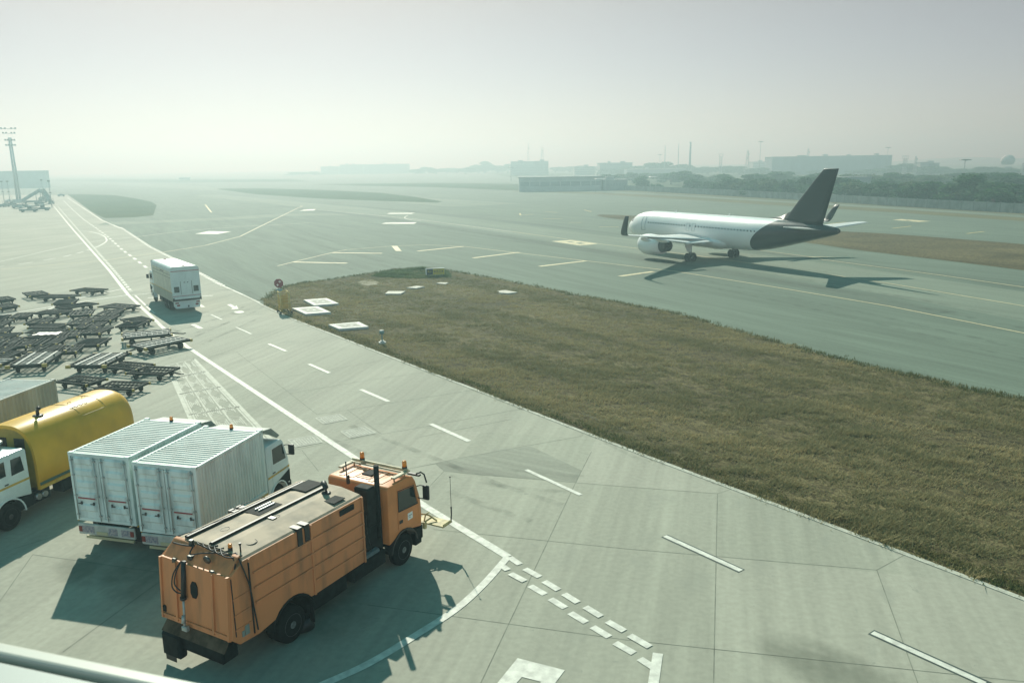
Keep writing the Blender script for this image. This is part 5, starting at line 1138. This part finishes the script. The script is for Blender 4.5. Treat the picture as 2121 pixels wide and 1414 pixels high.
def tree(seed, kind):
    """tree about 1 m high units scaled later: height 8, spread 7"""
    R = random.Random(seed); t = empty('tree', (0, 0, 0)); H = 8.0
    b = MB(); top = Vector((R.uniform(-.4, .4), R.uniform(-.4, .4), 3.4)); b.cyl((0, 0, -.1), top, .24, .15, 8)
    lobes = []
    for k in range(9):
        a = R.uniform(0, 2*pi); rr = R.uniform(.6, 2.6) if k else 0; c = Vector((cos(a)*rr, sin(a)*rr, R.uniform(2.4, 6.4)-(rr*.3))); lobes.append((c, R.uniform(1.0, 1.75)))
        b.cyl(top*.8, c, .09, .03, 6)
    tr = b.build('trunk', M['bark'], t)
    V, F = [], []
    for c, r in lobes:
        for _ in range(340):
            u = Vector((R.gauss(0, 1), R.gauss(0, 1), R.gauss(0, 1))).normalized(); rad = r*(R.random()**.4)*R.uniform(.75, 1.15); p = c+Vector((u.x*rad*1.1, u.y*rad*1.1, u.z*rad*.85))
            if p.z < 1.0: continue
            s = R.uniform(.18, .42); e1 = Vector((R.gauss(0, 1), R.gauss(0, 1), R.gauss(0, .6))).normalized(); e2 = e1.cross(Vector((R.gauss(0, 1), R.gauss(0, 1), R.gauss(0, 1)))).normalized(); i = len(V)
            V += [tuple(p+e1*s), tuple(p+e2*s*.7), tuple(p-e1*s), tuple(p-e2*s*.7)]; F.append((i, i+1, i+2, i+3))
    me = bpy.data.meshes.new('crown'); me.from_pydata(V, [], F); me.materials.append(LM[kind]); o = bpy.data.objects.new('crown', me); COL.objects.link(o); o.parent = t
    return t
TP = [tree(11, 0), tree(23, 1), tree(37, 2), tree(51, 0)]; tu = [False]*4; RT_ = random.Random(9)
def put_tree(x, Y, ztop, spread, label, group, base=0.0, k=None):
    k = RT_.randrange(4) if k is None else k
    o = TP[k] if not tu[k] else clone(TP[k]); tu[k] = True
    o.location = (x, Y, base); o.rotation_euler = (0, 0, RT_.uniform(0, 6.28)); hz = (ztop-base)/7.6; o.scale = (spread/6.6, spread/6.6, hz); return tag(o, label, 'tree', group)
def fence_y(px): 
    for a_, c_ in zip(FB, FB[1:]):
        if a_[0] <= px <= c_[0]: t_ = (px-a_[0])/(c_[0]-a_[0]); return G(px, a_[1]*(1-t_)+c_[1]*t_).y
    return G(*FB[-1]).y
near = [(1331, 362, 15), (1360, 376, 10), (1433, 362, 17), (1474, 368, 16), (1507, 362, 20), (1540, 359, 22), (1578, 356, 25), (1608, 358, 24), (1640, 360, 26), (1669, 360, 24), (1705, 363, 24), (1736, 361, 26), (1762, 361, 28), (1792, 363, 28), (1823, 361, 30), (1862, 361, 34), (1906, 359, 36), (1944, 366, 32), (1974, 364, 32), (2010, 355, 40), (2042, 360, 34), (2088, 360, 40), (2122, 366, 40), (2170, 362, 44), (2230, 360, 46), (1890, 376, 30), (1990, 380, 30), (2065, 384, 32), (1560, 376, 20), (1690, 378, 22), (1840, 380, 26)]
near.sort()
for i, (px, py, sp) in enumerate(near):
    Y = fence_y(max(px, 1250))+RT_.uniform(7, 15)+(0 if py > 370 else 4); p = AT(px, py, Y); put_tree(p.x, Y, p.z, max(7.0, sp*2.5*Y/1697*1.15), 'leafy green tree behind the perimeter fence, %s from the left in the nearest row' % ORD[i], 'trees behind the perimeter fence')
mid = [(1262, 346), (1300, 347), (1322, 341), (1350, 335), (1380, 333), (1411, 333), (1440, 338), (1466, 340), (1500, 338), (1532, 343), (1562, 343), (1590, 345), (1850, 340), (1878, 337), (1905, 336), (1930, 338), (1952, 344), (1976, 350), (2004, 345), (2034, 343), (2062, 345), (2090, 346), (2118, 350), (2150, 346), (1640, 348), (1700, 350), (1770, 350), (1815, 346)]
mid.sort()
for i, (px, py) in enumerate(mid):
    Y = (820-(px-1262)*.30)+RT_.uniform(-20, 20); p = AT(px, py, Y); put_tree(p.x, Y, p.z, RT_.uniform(24, 32), 'hazy tree standing behind the near row, %s from the left of the middle distance' % ORD[i], 'hazy trees in the middle distance')
belt = [(px, 353+RT_.uniform(-3, 5)) for px in range(1256, 2200, 27)]
for i, (px, py) in enumerate(belt):
    Y = fence_y(max(px, 1250))+RT_.uniform(70, 190); p = AT(px, py, Y); put_tree(p.x, Y, p.z, RT_.uniform(13, 19), 'soft hazy tree in the belt just behind the nearest row, %s from the left' % ORD[i], 'belt of hazy trees')
sheet('grass_field', [(p.x, p.y) for p in gpts([(1240, 390.5), (1400, 398), (1590, 409), (1850, 425), (2121, 441), (2420, 460)])] + [(900, 200), (900, 2400), (-150, 2400), (20, 600)], M['soil_green'], 0.024)
far = [(606, 356), (628, 354), (650, 355), (860, 347), (880, 344), (902, 343), (925, 347), (946, 344), (965, 341), (990, 335), (1004, 332), (1030, 338), (1052, 337), (1150, 342), (1180, 344), (1205, 342), (1232, 340)]
for i, (px, py) in enumerate(far):
    Y = 1250+RT_.uniform(-40, 40)-(px-600)*.3; p = AT(px, py, Y); put_tree(p.x, Y, p.z, RT_.uniform(24, 34), 'faint tree almost lost in the haze, %s from the left on the far skyline' % ORD[i], 'faint skyline trees')
put = AT(2100, 330, 900)
b = MB(); pr = [(1560, 341), (1700, 339), (1850, 337), (1935, 332), (1990, 326), (2040, 326), (2100, 328), (2200, 325), (2400, 332)]
T_ = [AT(x, y, 1600) for x, y in pr]; b.loft([[Vector((p.x, p.y-60, -1)), p, Vector((p.x, p.y+140, p.z*.8)), Vector((p.x, p.y+260, -1))] for p in T_], True, True)
tag(b.build('hills', mat('wooded_hill', (.06, .085, .045), .9, var=.4, scale=.05)), kind='structure')

# ------------------------------------------------------------------ far buildings
M['bld'] = mat('pale_building_render', (.42, .44, .42), .8, var=.15, scale=.2)
M['bld_d'] = mat('grey_building_render', (.26, .29, .29), .8, var=.15, scale=.2)
M['bld_b'] = mat('blue_grey_cladding', (.20, .25, .28), .7, var=.15, scale=.2)
M['win'] = mat('building_window_band', (.16, .20, .21), .4)
def building(px0, px1, pyt, Y, depth, label, m, name='building', bands=2, roofbits=2, seed=1, yaw=0.0, bays=8):
    a_, c_ = AT(px0, pyt, Y), AT(px1, pyt, Y); wd = c_.x-a_.x; h = (a_.z+c_.z)/2; R = random.Random(seed)
    t = empty(name, ((a_.x+c_.x)/2, Y, 0), yaw, label, 'building')
    b = MB(); b.b2(-wd/2, wd/2, 0, depth, 0, h-.5)
    for k in range(bays+1): x = -wd/2+.2+k*(wd-.4)/bays; b.b2(x-.2, x+.2, -.14, .1, 0, h-.51)
    b.build('wall', m, t)
    b = MB(); b.b2(-wd/2-.3, wd/2+.3, -.3, depth+.3, h-.495, h); rf = b.build('roof', M['bld_d'], t)
    b = MB()
    for k in range(roofbits): x = R.uniform(-wd*.4, wd*.4); s = R.uniform(1.2, 2.6); b.b2(x-s, x+s, depth*.3, depth*.3+3, h, h+R.uniform(.8, 2.0))
    if roofbits: b.build('roof_plant', M['bld'], rf)
    fl = (h-1)/max(1, bands)
    if bands:
        b = MB()
        for k in range(bands): b.b2(-wd/2+.6, wd/2-.6, -.06, .1, .9+fl*k+fl*.28, .9+fl*k+fl*.62)
        b.build('window', M['win'], t)
    return t, h, wd, depth, rf
building(-150, 93, 355, 640, 5, 'long low grey hangar behind the floodlight mast at the left', M['bld_b'], 'hangar', 0, 0, 1)
building(1075, 1246, 366, 384, 14, 'low flat roofed service building left of the perimeter fence', M['bld'], 'service_building', 1, 0, 2)
building(1250, 1300, 372, 384, 10, 'small pale shed right of the low service building', M['bld_d'], 'shed', 1, 1, 3)
building(1058, 1136, 334, 900, 25, 'tall pale block carrying two lattice masts beyond the service building', M['bld_d'], 'office_block', 5, 3, 4)
building(1190, 1232, 345, 840, 20, 'narrow hazy block left of the square block', M['bld'], 'office_block', 4, 1, 5)
building(1243, 1310, 337, 810, 25, 'square hazy block above the low service building', M['bld_d'], 'office_block', 3, 2, 6)
building(1300, 1420, 350, 750, 25, 'wide low hazy block in front of the middle trees', M['bld_b'], 'office_block', 3, 1, 7)
building(1600, 1848, 323, 705, 20, 'large grey hangar block with flat roof behind the trees', M['bld_b'], 'hangar', 0, 5, 8, bays=5)
building(664, 700, 345, 1350, 30, 'leftmost faint block on the far skyline', M['bld_d'], 'far_block', 3, 1, 9)
building(704, 750, 341, 1335, 30, 'middle faint block on the far skyline', M['bld_d'], 'far_block', 4, 2, 10)
building(754, 842, 340, 1320, 40, 'widest faint block on the far skyline', M['bld_d'], 'far_block', 4, 1, 11)
building(1560, 1598, 335, 930, 20, 'small faint block beside the flood light mast', M['bld'], 'far_block', 3, 1, 12)
building(1907, 1925, 336, 622.5, 8, 'small grey tank house among the hazy trees', M['bld'], 'tank_house', 1, 0, 13)
building(1928, 1946, 337.5, 622.5, 8, 'smaller pale roof house among the hazy trees', M['bld_d'], 'tank_house', 1, 1, 14)
p = AT(2086, 345, 620); t = empty('radar_dome', (p.x, 620, 0), 0, 'pale round radar dome rising over the trees at the right', 'radar dome'); r_ = 26*620/1697/2
b = MB(); b.cyl((0, 0, 0), (0, 0, p.z-.2), r_*.7, seg=16); b.build('tower', M['bld_d'], t)
b = MB(); b.lathe((0, 0, p.z), (0, 0, 1), [(r_*.9*(1-cos(k*pi/12)) , max(.05, r_*sin(k*pi/12+.0))) if k else (0, r_*.5) for k in range(3, 13)], 20); b.build('dome', M['bld'], t)
b = MB(); A_ = AT(1755, 362, fence_y(1755)+26); b.b2(-5.5, 5.5, -2, 2, 0, A_.z-.6); o = b.build('shed', M['bld'], loc=(A_.x+1.5, A_.y, 0)); tag(o, 'white roofed shed between the trees right of the tail fin', 'shed')
# canopy roofs beside the service building
for px0, px1, py, Y, lb in ((1232, 1256, 370, 362, 'bright white canopy roof in front of the low service building'), (1345, 1361, 366, 345, 'small white canopy roof behind the fence')):
    a_, c_ = AT(px0, py, Y), AT(px1, py, Y); t = empty('canopy', ((a_.x+c_.x)/2, Y, 0), 0, lb, 'canopy'); wd = c_.x-a_.x
    b = MB(); b.prism([(-wd/2, a_.z-.25), (wd/2, a_.z-.25), (wd/2-.4, a_.z), (-wd/2+.4, a_.z)], 'y', -1.5, 3, .05); b.build('roof', M['white'], t)
    for x in (-wd/2+.4, wd/2-.4): b = MB(); b.cyl((x, 0, 0), (x, 0, a_.z-.2), .1, seg=8); b.build('post', M['galv'], t)

# ------------------------------------------------------------------ masts
M['mast'] = mat('mast_steel', (.30, .34, .34), .6, .3)
def lattice(b, z0, z1, w0, w1, n, r=.06):
    for k in range(n):
        ta, tb = k/n, (k+1)/n; wa, wb = (w0*(1-ta)+w1*ta)/2, (w0*(1-tb)+w1*tb)/2; za, zb = z0+(z1-z0)*ta, z0+(z1-z0)*tb
        ca = [(-wa, -wa, za), (wa, -wa, za), (wa, wa, za), (-wa, wa, za)]; cb_ = [(-wb, -wb, zb), (wb, -wb, zb), (wb, wb, zb), (-wb, wb, zb)]
        for i in range(4): b.cyl(ca[i], cb_[i], r, seg=4); b.cyl(ca[i], cb_[(i+1) % 4], r*.6, seg=4); b.cyl(ca[i], ca[(i+1) % 4], r*.6, seg=4)
def mast(px, pyt, Y, kind, label, w_=1.6, px_b=None):
    p = AT(px, pyt, Y); t = empty('lattice_mast' if kind in 'ld' else ('flood_light_mast' if kind == 'f' else 'pole_mast'), (p.x, Y, 0), 0, label, 'mast')
    h = p.z
    b = MB()
    if kind == 'l': lattice(b, 0, h*.93, w_*1.8, w_*.5, 12, .09); b.cyl((0, 0, h*.9), (0, 0, h), .07, seg=5)
    elif kind == 'd': lattice(b, 0, h-2.2, w_*1.2, w_, 8, .12)
    elif kind == 'f': b.cyl((0, 0, 0), (0, 0, h-.4), .22, .12, 8)
    else: b.cyl((0, 0, 0), (0, 0, h), w_*.5, w_*.3, 10)
    s = b.build('shaft', M['mast'], t); b = MB()
    if kind == 'f': b.lathe((0, 0, h-.5), (0, 0, 1), [(0, .3), (.15, 2.2), (.4, 2.2), (.5, .3)], 14); b.build('lamp_ring', M['darkmetal'], s)
    elif kind == 'd': b.b2(-1.5, 1.5, -1.5, 1.5, h-2.2, h-1.9); [b.b2(x-.07, x+.07, y-.07, y+.07, h-1.9, h-.3) for x in (-1.4, 1.4) for y in (-1.4, 1.4)]; b.b2(-1.6, 1.6, -1.6, 1.6, h-.3, h); b.build('platform', M['mast'], s)
    elif kind == 'l': b.cyl((.5, -.4, h*.8), (.5, -.9, h*.8), .7, seg=12); b.cyl((-.4, -.4, h*.66), (-.4, -.9, h*.66), .6, seg=12); b.build('dish', M['bld'], s)
    else: b.cyl((0, 0, h-1.5), (0, 0, h), w_*.36, seg=10); b.build('antenna', M['bld'], s)
    return t
mast(1094, 293, 878.7, 'l', 'thin lattice mast on the left of the tall pale block', 1.4); mast(1123, 300, 875.8, 'l', 'wider lattice mast on the right of the tall pale block', 2.6)
mast(1378, 300, 754, 'p', 'thin pole mast, leftmost of three above the trees', .8); mast(1406, 297, 746.75, 'p', 'thin pole mast, middle of three above the trees', .8); mast(1430.5, 294, 725, 'p', 'thick banded pole mast, rightmost of three above the trees', 2.4)
mast(1367, 320, 754, 'f', 'short lamp post left of the three pole masts', 1); mast(1493.5, 319, 696, 'd', 'lattice tower with platform left of the flood light mast', 1.6); mast(1549.5, 308, 667, 'l', 'narrow lattice tower beside the tall flood light mast', 1.9)
mast(1576, 293, 638, 'f', 'tall flood light mast left of the grey hangar block'); mast(1675, 304, 725, 'l', 'lattice tower rising behind the grey hangar block', 1.6); mast(1840, 305, 609, 'f', 'flood light mast at the right end of the grey hangar block')
mast(1876, 323, 594.5, 'd', 'square lattice tower right of the grey hangar block', 1.8); mast(1897.5, 321, 594.5, 'l', 'slim lattice tower among the hazy trees', 1.2); mast(1999.5, 330, 330, 'f', 'flood light mast above the trees at the right'); mast(1058, 346, 609, 'f', 'single lamp post left of the low service building')
mast(2122, 334, 400, 'l', 'lattice tower at the right edge beside the radar dome', 1.5)

# ------------------------------------------------------------------ left side of the apron
g = G(40, 420); tp = AT(17, 264, g.y)
t = empty('floodlight_mast', (g.x, g.y, 0), .4, 'tall pale floodlight mast with four lamp rings at the left edge', 'mast'); h = tp.z
b = MB()
for s in (-.55, .55): b.cyl((s, 0, 0), (s*.6, 0, h-4), .45, .30, 10)
for k in range(12): z_ = 2+k*(h-8)/12; b.b2(-.6, .6, -.08, .08, z_, z_+.25)
sh = b.build('shaft', mat('pale_mast_steel', (.45, .50, .50), .5, .3), t)
for z_, w_ in ((h-.6, 2.8), (h-2.4, 2.3), (h-5.2, 1.9), (h-7.2, 1.9)):
    b = MB(); b.b2(-w_, w_, -.5, .5, z_-.1, z_+.05); pf = b.build('lamp_platform', M['mast'], sh); b = MB()
    for x in (-w_+.3, -w_*.4, w_*.4, w_-.3): b.box((x, -.5, z_+.3), (.6, .35, .5), .05)
    b.build('lamp', M['darkmetal'], pf)
b = MB(); b.b2(-2.2, 2.2, -1.6, 1.6, 0, 1.5, .1); b.build('base', M['bld'], t)
M['gse'] = mat('teal_grey_equipment_paint', (.22, .28, .28), .6, var=.3, scale=1); M['gse_d'] = mat('dark_equipment_paint', (.10, .14, .14), .6, var=.3, scale=1)
def stairs(px, py, rz, label):
    g = G(px, py); t = empty('passenger_stairs', (g.x, g.y, 0), rz, label, 'stairs')
    b = MB(); b.b2(-3.5, 3.5, -1.1, 1.1, .5, 1.3, .1); b.b2(2.2, 3.6, -1.1, 1.1, 1.3, 2.3, .15); b.build('truck_body', M['gse_d'], t)
    b = MB(); b.prism([(-3.6, .6), (2.6, 4.2), (4.0, 4.2), (4.0, 4.5), (2.5, 4.5), (-3.8, .9)], 'y', -.8, .8)
    for k in range(16): b.b2(-3.5+k*.38, -3.2+k*.38, -.8, .8, .9+k*.22, 1.05+k*.22)
    st = b.build('stair_flight', M['gse'], t)
    b = MB()
    for s in (-.85, .85): b.prism([(-3.6, 1.0), (2.5, 4.5), (4.0, 4.5), (4.0, 5.6), (2.5, 5.6), (-3.6, 2.0)], 'y', s-.03, s+.03)
    b.build('hand_rail', M['gse'], st)
    for x in (-2.4, 2.4):
        for s in (-1, 1): wheel(t, x, s*1.1, .42, .25)
    b = MB(); [b.cyl((x, 0, 1.2), (x, 0, 4.2), .12, seg=6) for x in (1.5, 3.2)]; b.build('support', M['gse_d'], t)
stairs(68, 422, .5, 'grey passenger stairs truck parked beside the floodlight mast'); stairs(96, 419, 2.4, 'second grey passenger stairs at the end of the equipment row')
def loader(px, py, rz, label):
    g = G(px, py); t = empty('belt_loader', (g.x, g.y, 0), rz, label, 'belt loader')
    b = MB(); b.b2(-2.6, 2.6, -.9, .9, .4, 1.0, .08); b.b2(-.4, .9, .2, .9, 1.0, 1.8, .08); b.build('body', M['gse_d'], t)
    b = MB(); b.prism([(-3.6, .9), (3.4, 2.1), (3.4, 2.35), (-3.6, 1.15)], 'y', -.75, .1, .03); b.build('belt', M['gse'], t)
    b = MB(); b.box((.3, .55, 1.95), (.9, .7, .3), .05); b.build('driver_hood', M['white'], t)
    for x in (-1.7, 1.7):
        for s in (-1, 1): wheel(t, x, s*.95, .36, .22)
loader(60, 439, .3, 'low belt loader at the front of the equipment row'); loader(86, 436, .15, 'belt loader with white hood right of the first one')
def tug(px, py, rz, label, m):
    g = G(px, py); t = empty('baggage_tug', (g.x, g.y, 0), rz, label, 'tug')
    b = MB(); b.b2(-1.6, 1.6, -.8, .8, .35, 1.1, .08); b.b2(-1.6, -.3, -.75, .75, 1.1, 1.25, .05); b.build('body', m, t)
    b = MB(); [b.cyl((x, y, 1.1), (x, y, 2.0), .04, seg=6) for x in (-.2, .9) for y in (-.7, .7)]; b.b2(-.3, 1.0, -.78, .78, 2.0, 2.08, .02); b.build('canopy', m, t)
    b = MB(); b.b2(-.1, .3, -.6, .6, 1.1, 1.4, .04); b.build('seat', M['black'], t)
    for x in (-1.0, 1.0):
        for s in (-1, 1): wheel(t, x, s*.82, .32, .2)
for k, (px, py, rz, m, lb) in enumerate(((-14, 430, .2, 'gse_d', 'dark baggage tug at the left edge of the apron'), (10, 429, 1.2, 'gse', 'grey baggage tug beside the left edge'), (24, 427, .1, 'gse_d', 'dark tug just left of the mast base'), (36, 432, .6, 'gse', 'grey tug in front of the mast base'), (48, 430, .3, 'gse_d', 'dark tug right of the mast base'), (107, 423, 1.9, 'gse_d', 'dark tug at the right end of the equipment row'), (127, 407, .4, 'gse', 'distant tug at the tip of the far grass island'), (20, 420, .9, 'white', 'white tug half hidden behind the equipment row'), (82, 424, .2, 'gse_d', 'dark tug between the two passenger stairs'))): tug(px, py, rz, lb, M[m])
for px, pt, pb, lb in ((102, 375, 430, 'slim lamp post at the right end of the equipment row'), (4, 376, 424, 'lamp post at the left edge'), (16, 376, 424, 'lamp post left of the floodlight mast'), (86, 373, 420, 'lamp post behind the passenger stairs')):
    g = G(px+6, pb); p = AT(px, pt, g.y); t = empty('lamp_post', (g.x, g.y, 0), 0, lb, 'lamp post')
    b = MB(); b.cyl((0, 0, 0), (0, 0, p.z), .14, .09, 8); b.build('post', M['mast'], t); b = MB(); b.box((0, 0, p.z), (.9, .5, .5), .1); b.b2(-.4, .4, -.2, .2, p.z*.55, p.z*.55+.25); b.build('lamp_head', M['darkmetal'], t)
# a bus far out on the taxiway
g = G(383, 373.5); t = empty('apron_bus', (g.x, g.y, 0), .1, 'white apron bus very far away in the haze', 'bus')
b = MB(); b.b2(-6, 6, -1.4, 1.4, .5, 3.2, .2, 2); b.build('body', M['white'], t)
b = MB(); b.b2(-5.6, 5.6, -1.44, -1.38, 1.6, 2.6); b.build('window', M['glass'], t)
for x in (-3.6, 3.6):
    for s in (-1, 1): wheel(t, x, s*1.4, .48, .3)

# ------------------------------------------------------------------ terminal window sill in front of the viewer
zs = CAM_H-.62
e0, e1 = G(-260, 1275, zs), G(760, 1482, zs); d = (e1-e0); u = d.normalized(); nrm = Vector((u.y, -u.x, 0))
if nrm.y > 0: nrm = -nrm
t = empty('window_frame', e0, atan2(u.y, u.x), 'white terminal window frame and sill at the bottom left corner', 'window frame'); Lf = d.length
q = lambda px, py: (lambda v: -(v-e0).dot(nrm))(G(px, py, zs))
M['frame'] = mat('white_window_frame_paint', (.40, .41, .36), .5)
M['sill'] = mat('pale_sill_paint', (.34, .37, .35), .5)
yb = q(0, 1352); yc = q(0, 1364)
b = MB(); b.b2(0, Lf, yb, 0, -.05, 0, .004, 2); b.build('outer_bar', M['frame'], t)
b = MB(); b.b2(0, Lf, yc, yb, -.06, -.045); b.build('gap_strip', mat('dark_gap_paint', (.006, .01, .01), .95, spec=.0), t)  # dark gap behind the bar, its shade painted as a near-black strip
b = MB(); b.b2(0, Lf, yc-.5, yc, -.06, -.004, .003, 2); b.build('inner_sill', M['sill'], t)
b = MB(); b.b2(0, Lf, yc-.45, -.02, -zs, -.065); tag(b.build('terminal_wall', mat('terminal_cladding', (.5, .52, .5), .6, var=.1), t))

# ------------------------------------------------------------------ oil stain on the concrete and dropped clods
def stain_mat():
    m = bpy.data.materials.new('old_oil_stain'); m.use_nodes = True; n = m.node_tree; L = n.links.new; b = n.nodes['Principled BSDF']; b.inputs['Base Color'].default_value = (.13, .15, .11, 1); b.inputs['Roughness'].default_value = .75
    tc = n.nodes.new('ShaderNodeTexCoord'); mp = n.nodes.new('ShaderNodeMapping'); L(tc.outputs['Generated'], mp.inputs[0]); mp.inputs['Location'].default_value = (-1, -1, 0); mp.inputs['Scale'].default_value = (2, 2, 0)
    gr_ = n.nodes.new('ShaderNodeTexGradient'); gr_.gradient_type = 'SPHERICAL'; L(mp.outputs[0], gr_.inputs[0])
    no = n.nodes.new('ShaderNodeTexNoise'); no.inputs['Scale'].default_value = 4; no.inputs['Detail'].default_value = 8; L(tc.outputs['Generated'], no.inputs[0])
    x = n.nodes.new('ShaderNodeMath'); x.operation = 'MULTIPLY'; L(gr_.outputs[1], x.inputs[0]); L(no.outputs[0], x.inputs[1])
    r = n.nodes.new('ShaderNodeValToRGB'); r.color_ramp.elements[0].position = .05; r.color_ramp.elements[0].color = (0, 0, 0, 1); r.color_ramp.elements[1].position = .3; r.color_ramp.elements[1].color = (.32, .32, .32, 1); L(x.outputs[0], r.inputs[0])
    tr = n.nodes.new('ShaderNodeBsdfTransparent'); ms = n.nodes.new('ShaderNodeMixShader'); L(r.outputs[0], ms.inputs[0]); L(tr.outputs[0], ms.inputs[1]); L(b.outputs[0], ms.inputs[2]); L(ms.outputs[0], n.nodes['Material Output'].inputs[0]); return m
SM = stain_mat()
def tyre_mat():
    m = bpy.data.materials.new('faded_tyre_marks'); m.use_nodes = True; n = m.node_tree; L = n.links.new; b = n.nodes['Principled BSDF']; b.inputs['Base Color'].default_value = (.10, .125, .10, 1); b.inputs['Roughness'].default_value = .85
    tc = n.nodes.new('ShaderNodeTexCoord'); no = n.nodes.new('ShaderNodeTexNoise'); no.inputs['Scale'].default_value = .9; no.inputs['Detail'].default_value = 9; L(tc.outputs['Object'], no.inputs[0])
    r = n.nodes.new('ShaderNodeValToRGB'); r.color_ramp.elements[0].position = .42; r.color_ramp.elements[0].color = (0, 0, 0, 1); r.color_ramp.elements[1].position = .75; r.color_ramp.elements[1].color = (.3, .3, .3, 1); L(no.outputs[0], r.inputs[0])
    tr = n.nodes.new('ShaderNodeBsdfTransparent'); ms = n.nodes.new('ShaderNodeMixShader'); L(r.outputs[0], ms.inputs[0]); L(tr.outputs[0], ms.inputs[1]); L(b.outputs[0], ms.inputs[2]); L(ms.outputs[0], n.nodes['Material Output'].inputs[0]); return m
b = MB()
for k, (pts, wd, gap) in enumerate((([(330, 750), (400, 722), (470, 690), (545, 655)], .3, 1.9), ([(405, 690), (460, 672), (515, 652), (548, 634)], .35, 1.9), ([(300, 660), (420, 655), (520, 648)], .5, 2.0), ([(430, 604), (480, 600), (520, 606)], .5, 0), ([(560, 470), (640, 500), (740, 530), (860, 556)], .7, 3.5), ([(620, 520), (690, 545), (760, 566)], .6, 0),
        ([(900, 470), (1060, 492), (1240, 520), (1500, 562), (1800, 616), (2121, 680)], .8, 3.0), ([(700, 455), (900, 478), (1100, 505)], .9, 3.0), ([(1300, 560), (1600, 622), (1900, 690), (2121, 745)], .7, 2.5), ([(930, 985), (1060, 1010), (1200, 1020)], .3, 1.8), ([(660, 900), (800, 960), (960, 1030), (1100, 1080)], .35, 1.9), ([(1150, 870), (1230, 905), (1330, 955)], .3, 1.8), ([(120, 640), (230, 660), (330, 700)], .4, 2.0))):
    P = smoothed(gpts(pts))
    for off in ((0, gap) if gap else (0,)):
        Q = []
        for i, p in enumerate(P):
            d = P[min(i+1, len(P)-1)] - P[max(i-1, 0)]; Q.append(p + Vector((-d.y, d.x, 0)).normalized()*off)
        strip(b, Q, wd, .0004*k)
tag(b.build('tyre_marks', tyre_mat(), loc=(0, 0, .030)), kind='structure')
def stain(px, py, sx, sy, rz):
    c = G(px, py); b = MB(); b.poly([(-sx, -sy, 0), (sx, -sy, 0), (sx, sy, 0), (-sx, sy, 0)]); o = b.build('oil_stain', SM); o.location = (c.x, c.y, .0135); o.rotation_euler = (0, 0, rz); tag(o, kind='structure')
stain(1720, 1385, 1.3, 2.6, .75); stain(640, 1240, 2.2, 3.4, .5); stain(300, 1190, 1.6, 2.4, .3); stain(190, 1180, 1.2, 2.0, 1.0)
# ------------------------------------------------------------------ haze
b = MB(); b.b2(-1700, 1700, -80, 2900, -1.5, 52)
hz = bpy.data.materials.new('haze_air'); hz.use_nodes = True; n = hz.node_tree; n.nodes.remove(n.nodes['Principled BSDF'])
v = n.nodes.new('ShaderNodeVolumePrincipled'); v.inputs['Color'].default_value = (.48, .715, .75, 1); v.inputs['Absorption Color'].default_value = (.36, .005, .0, 1); v.inputs['Density'].default_value = .0017; v.inputs['Anisotropy'].default_value = .5
n.links.new(v.outputs[0], n.nodes['Material Output'].inputs['Volume'])
tag(b.build('haze', hz), 'pale haze filling the air over the airfield', 'haze', kind='stuff')
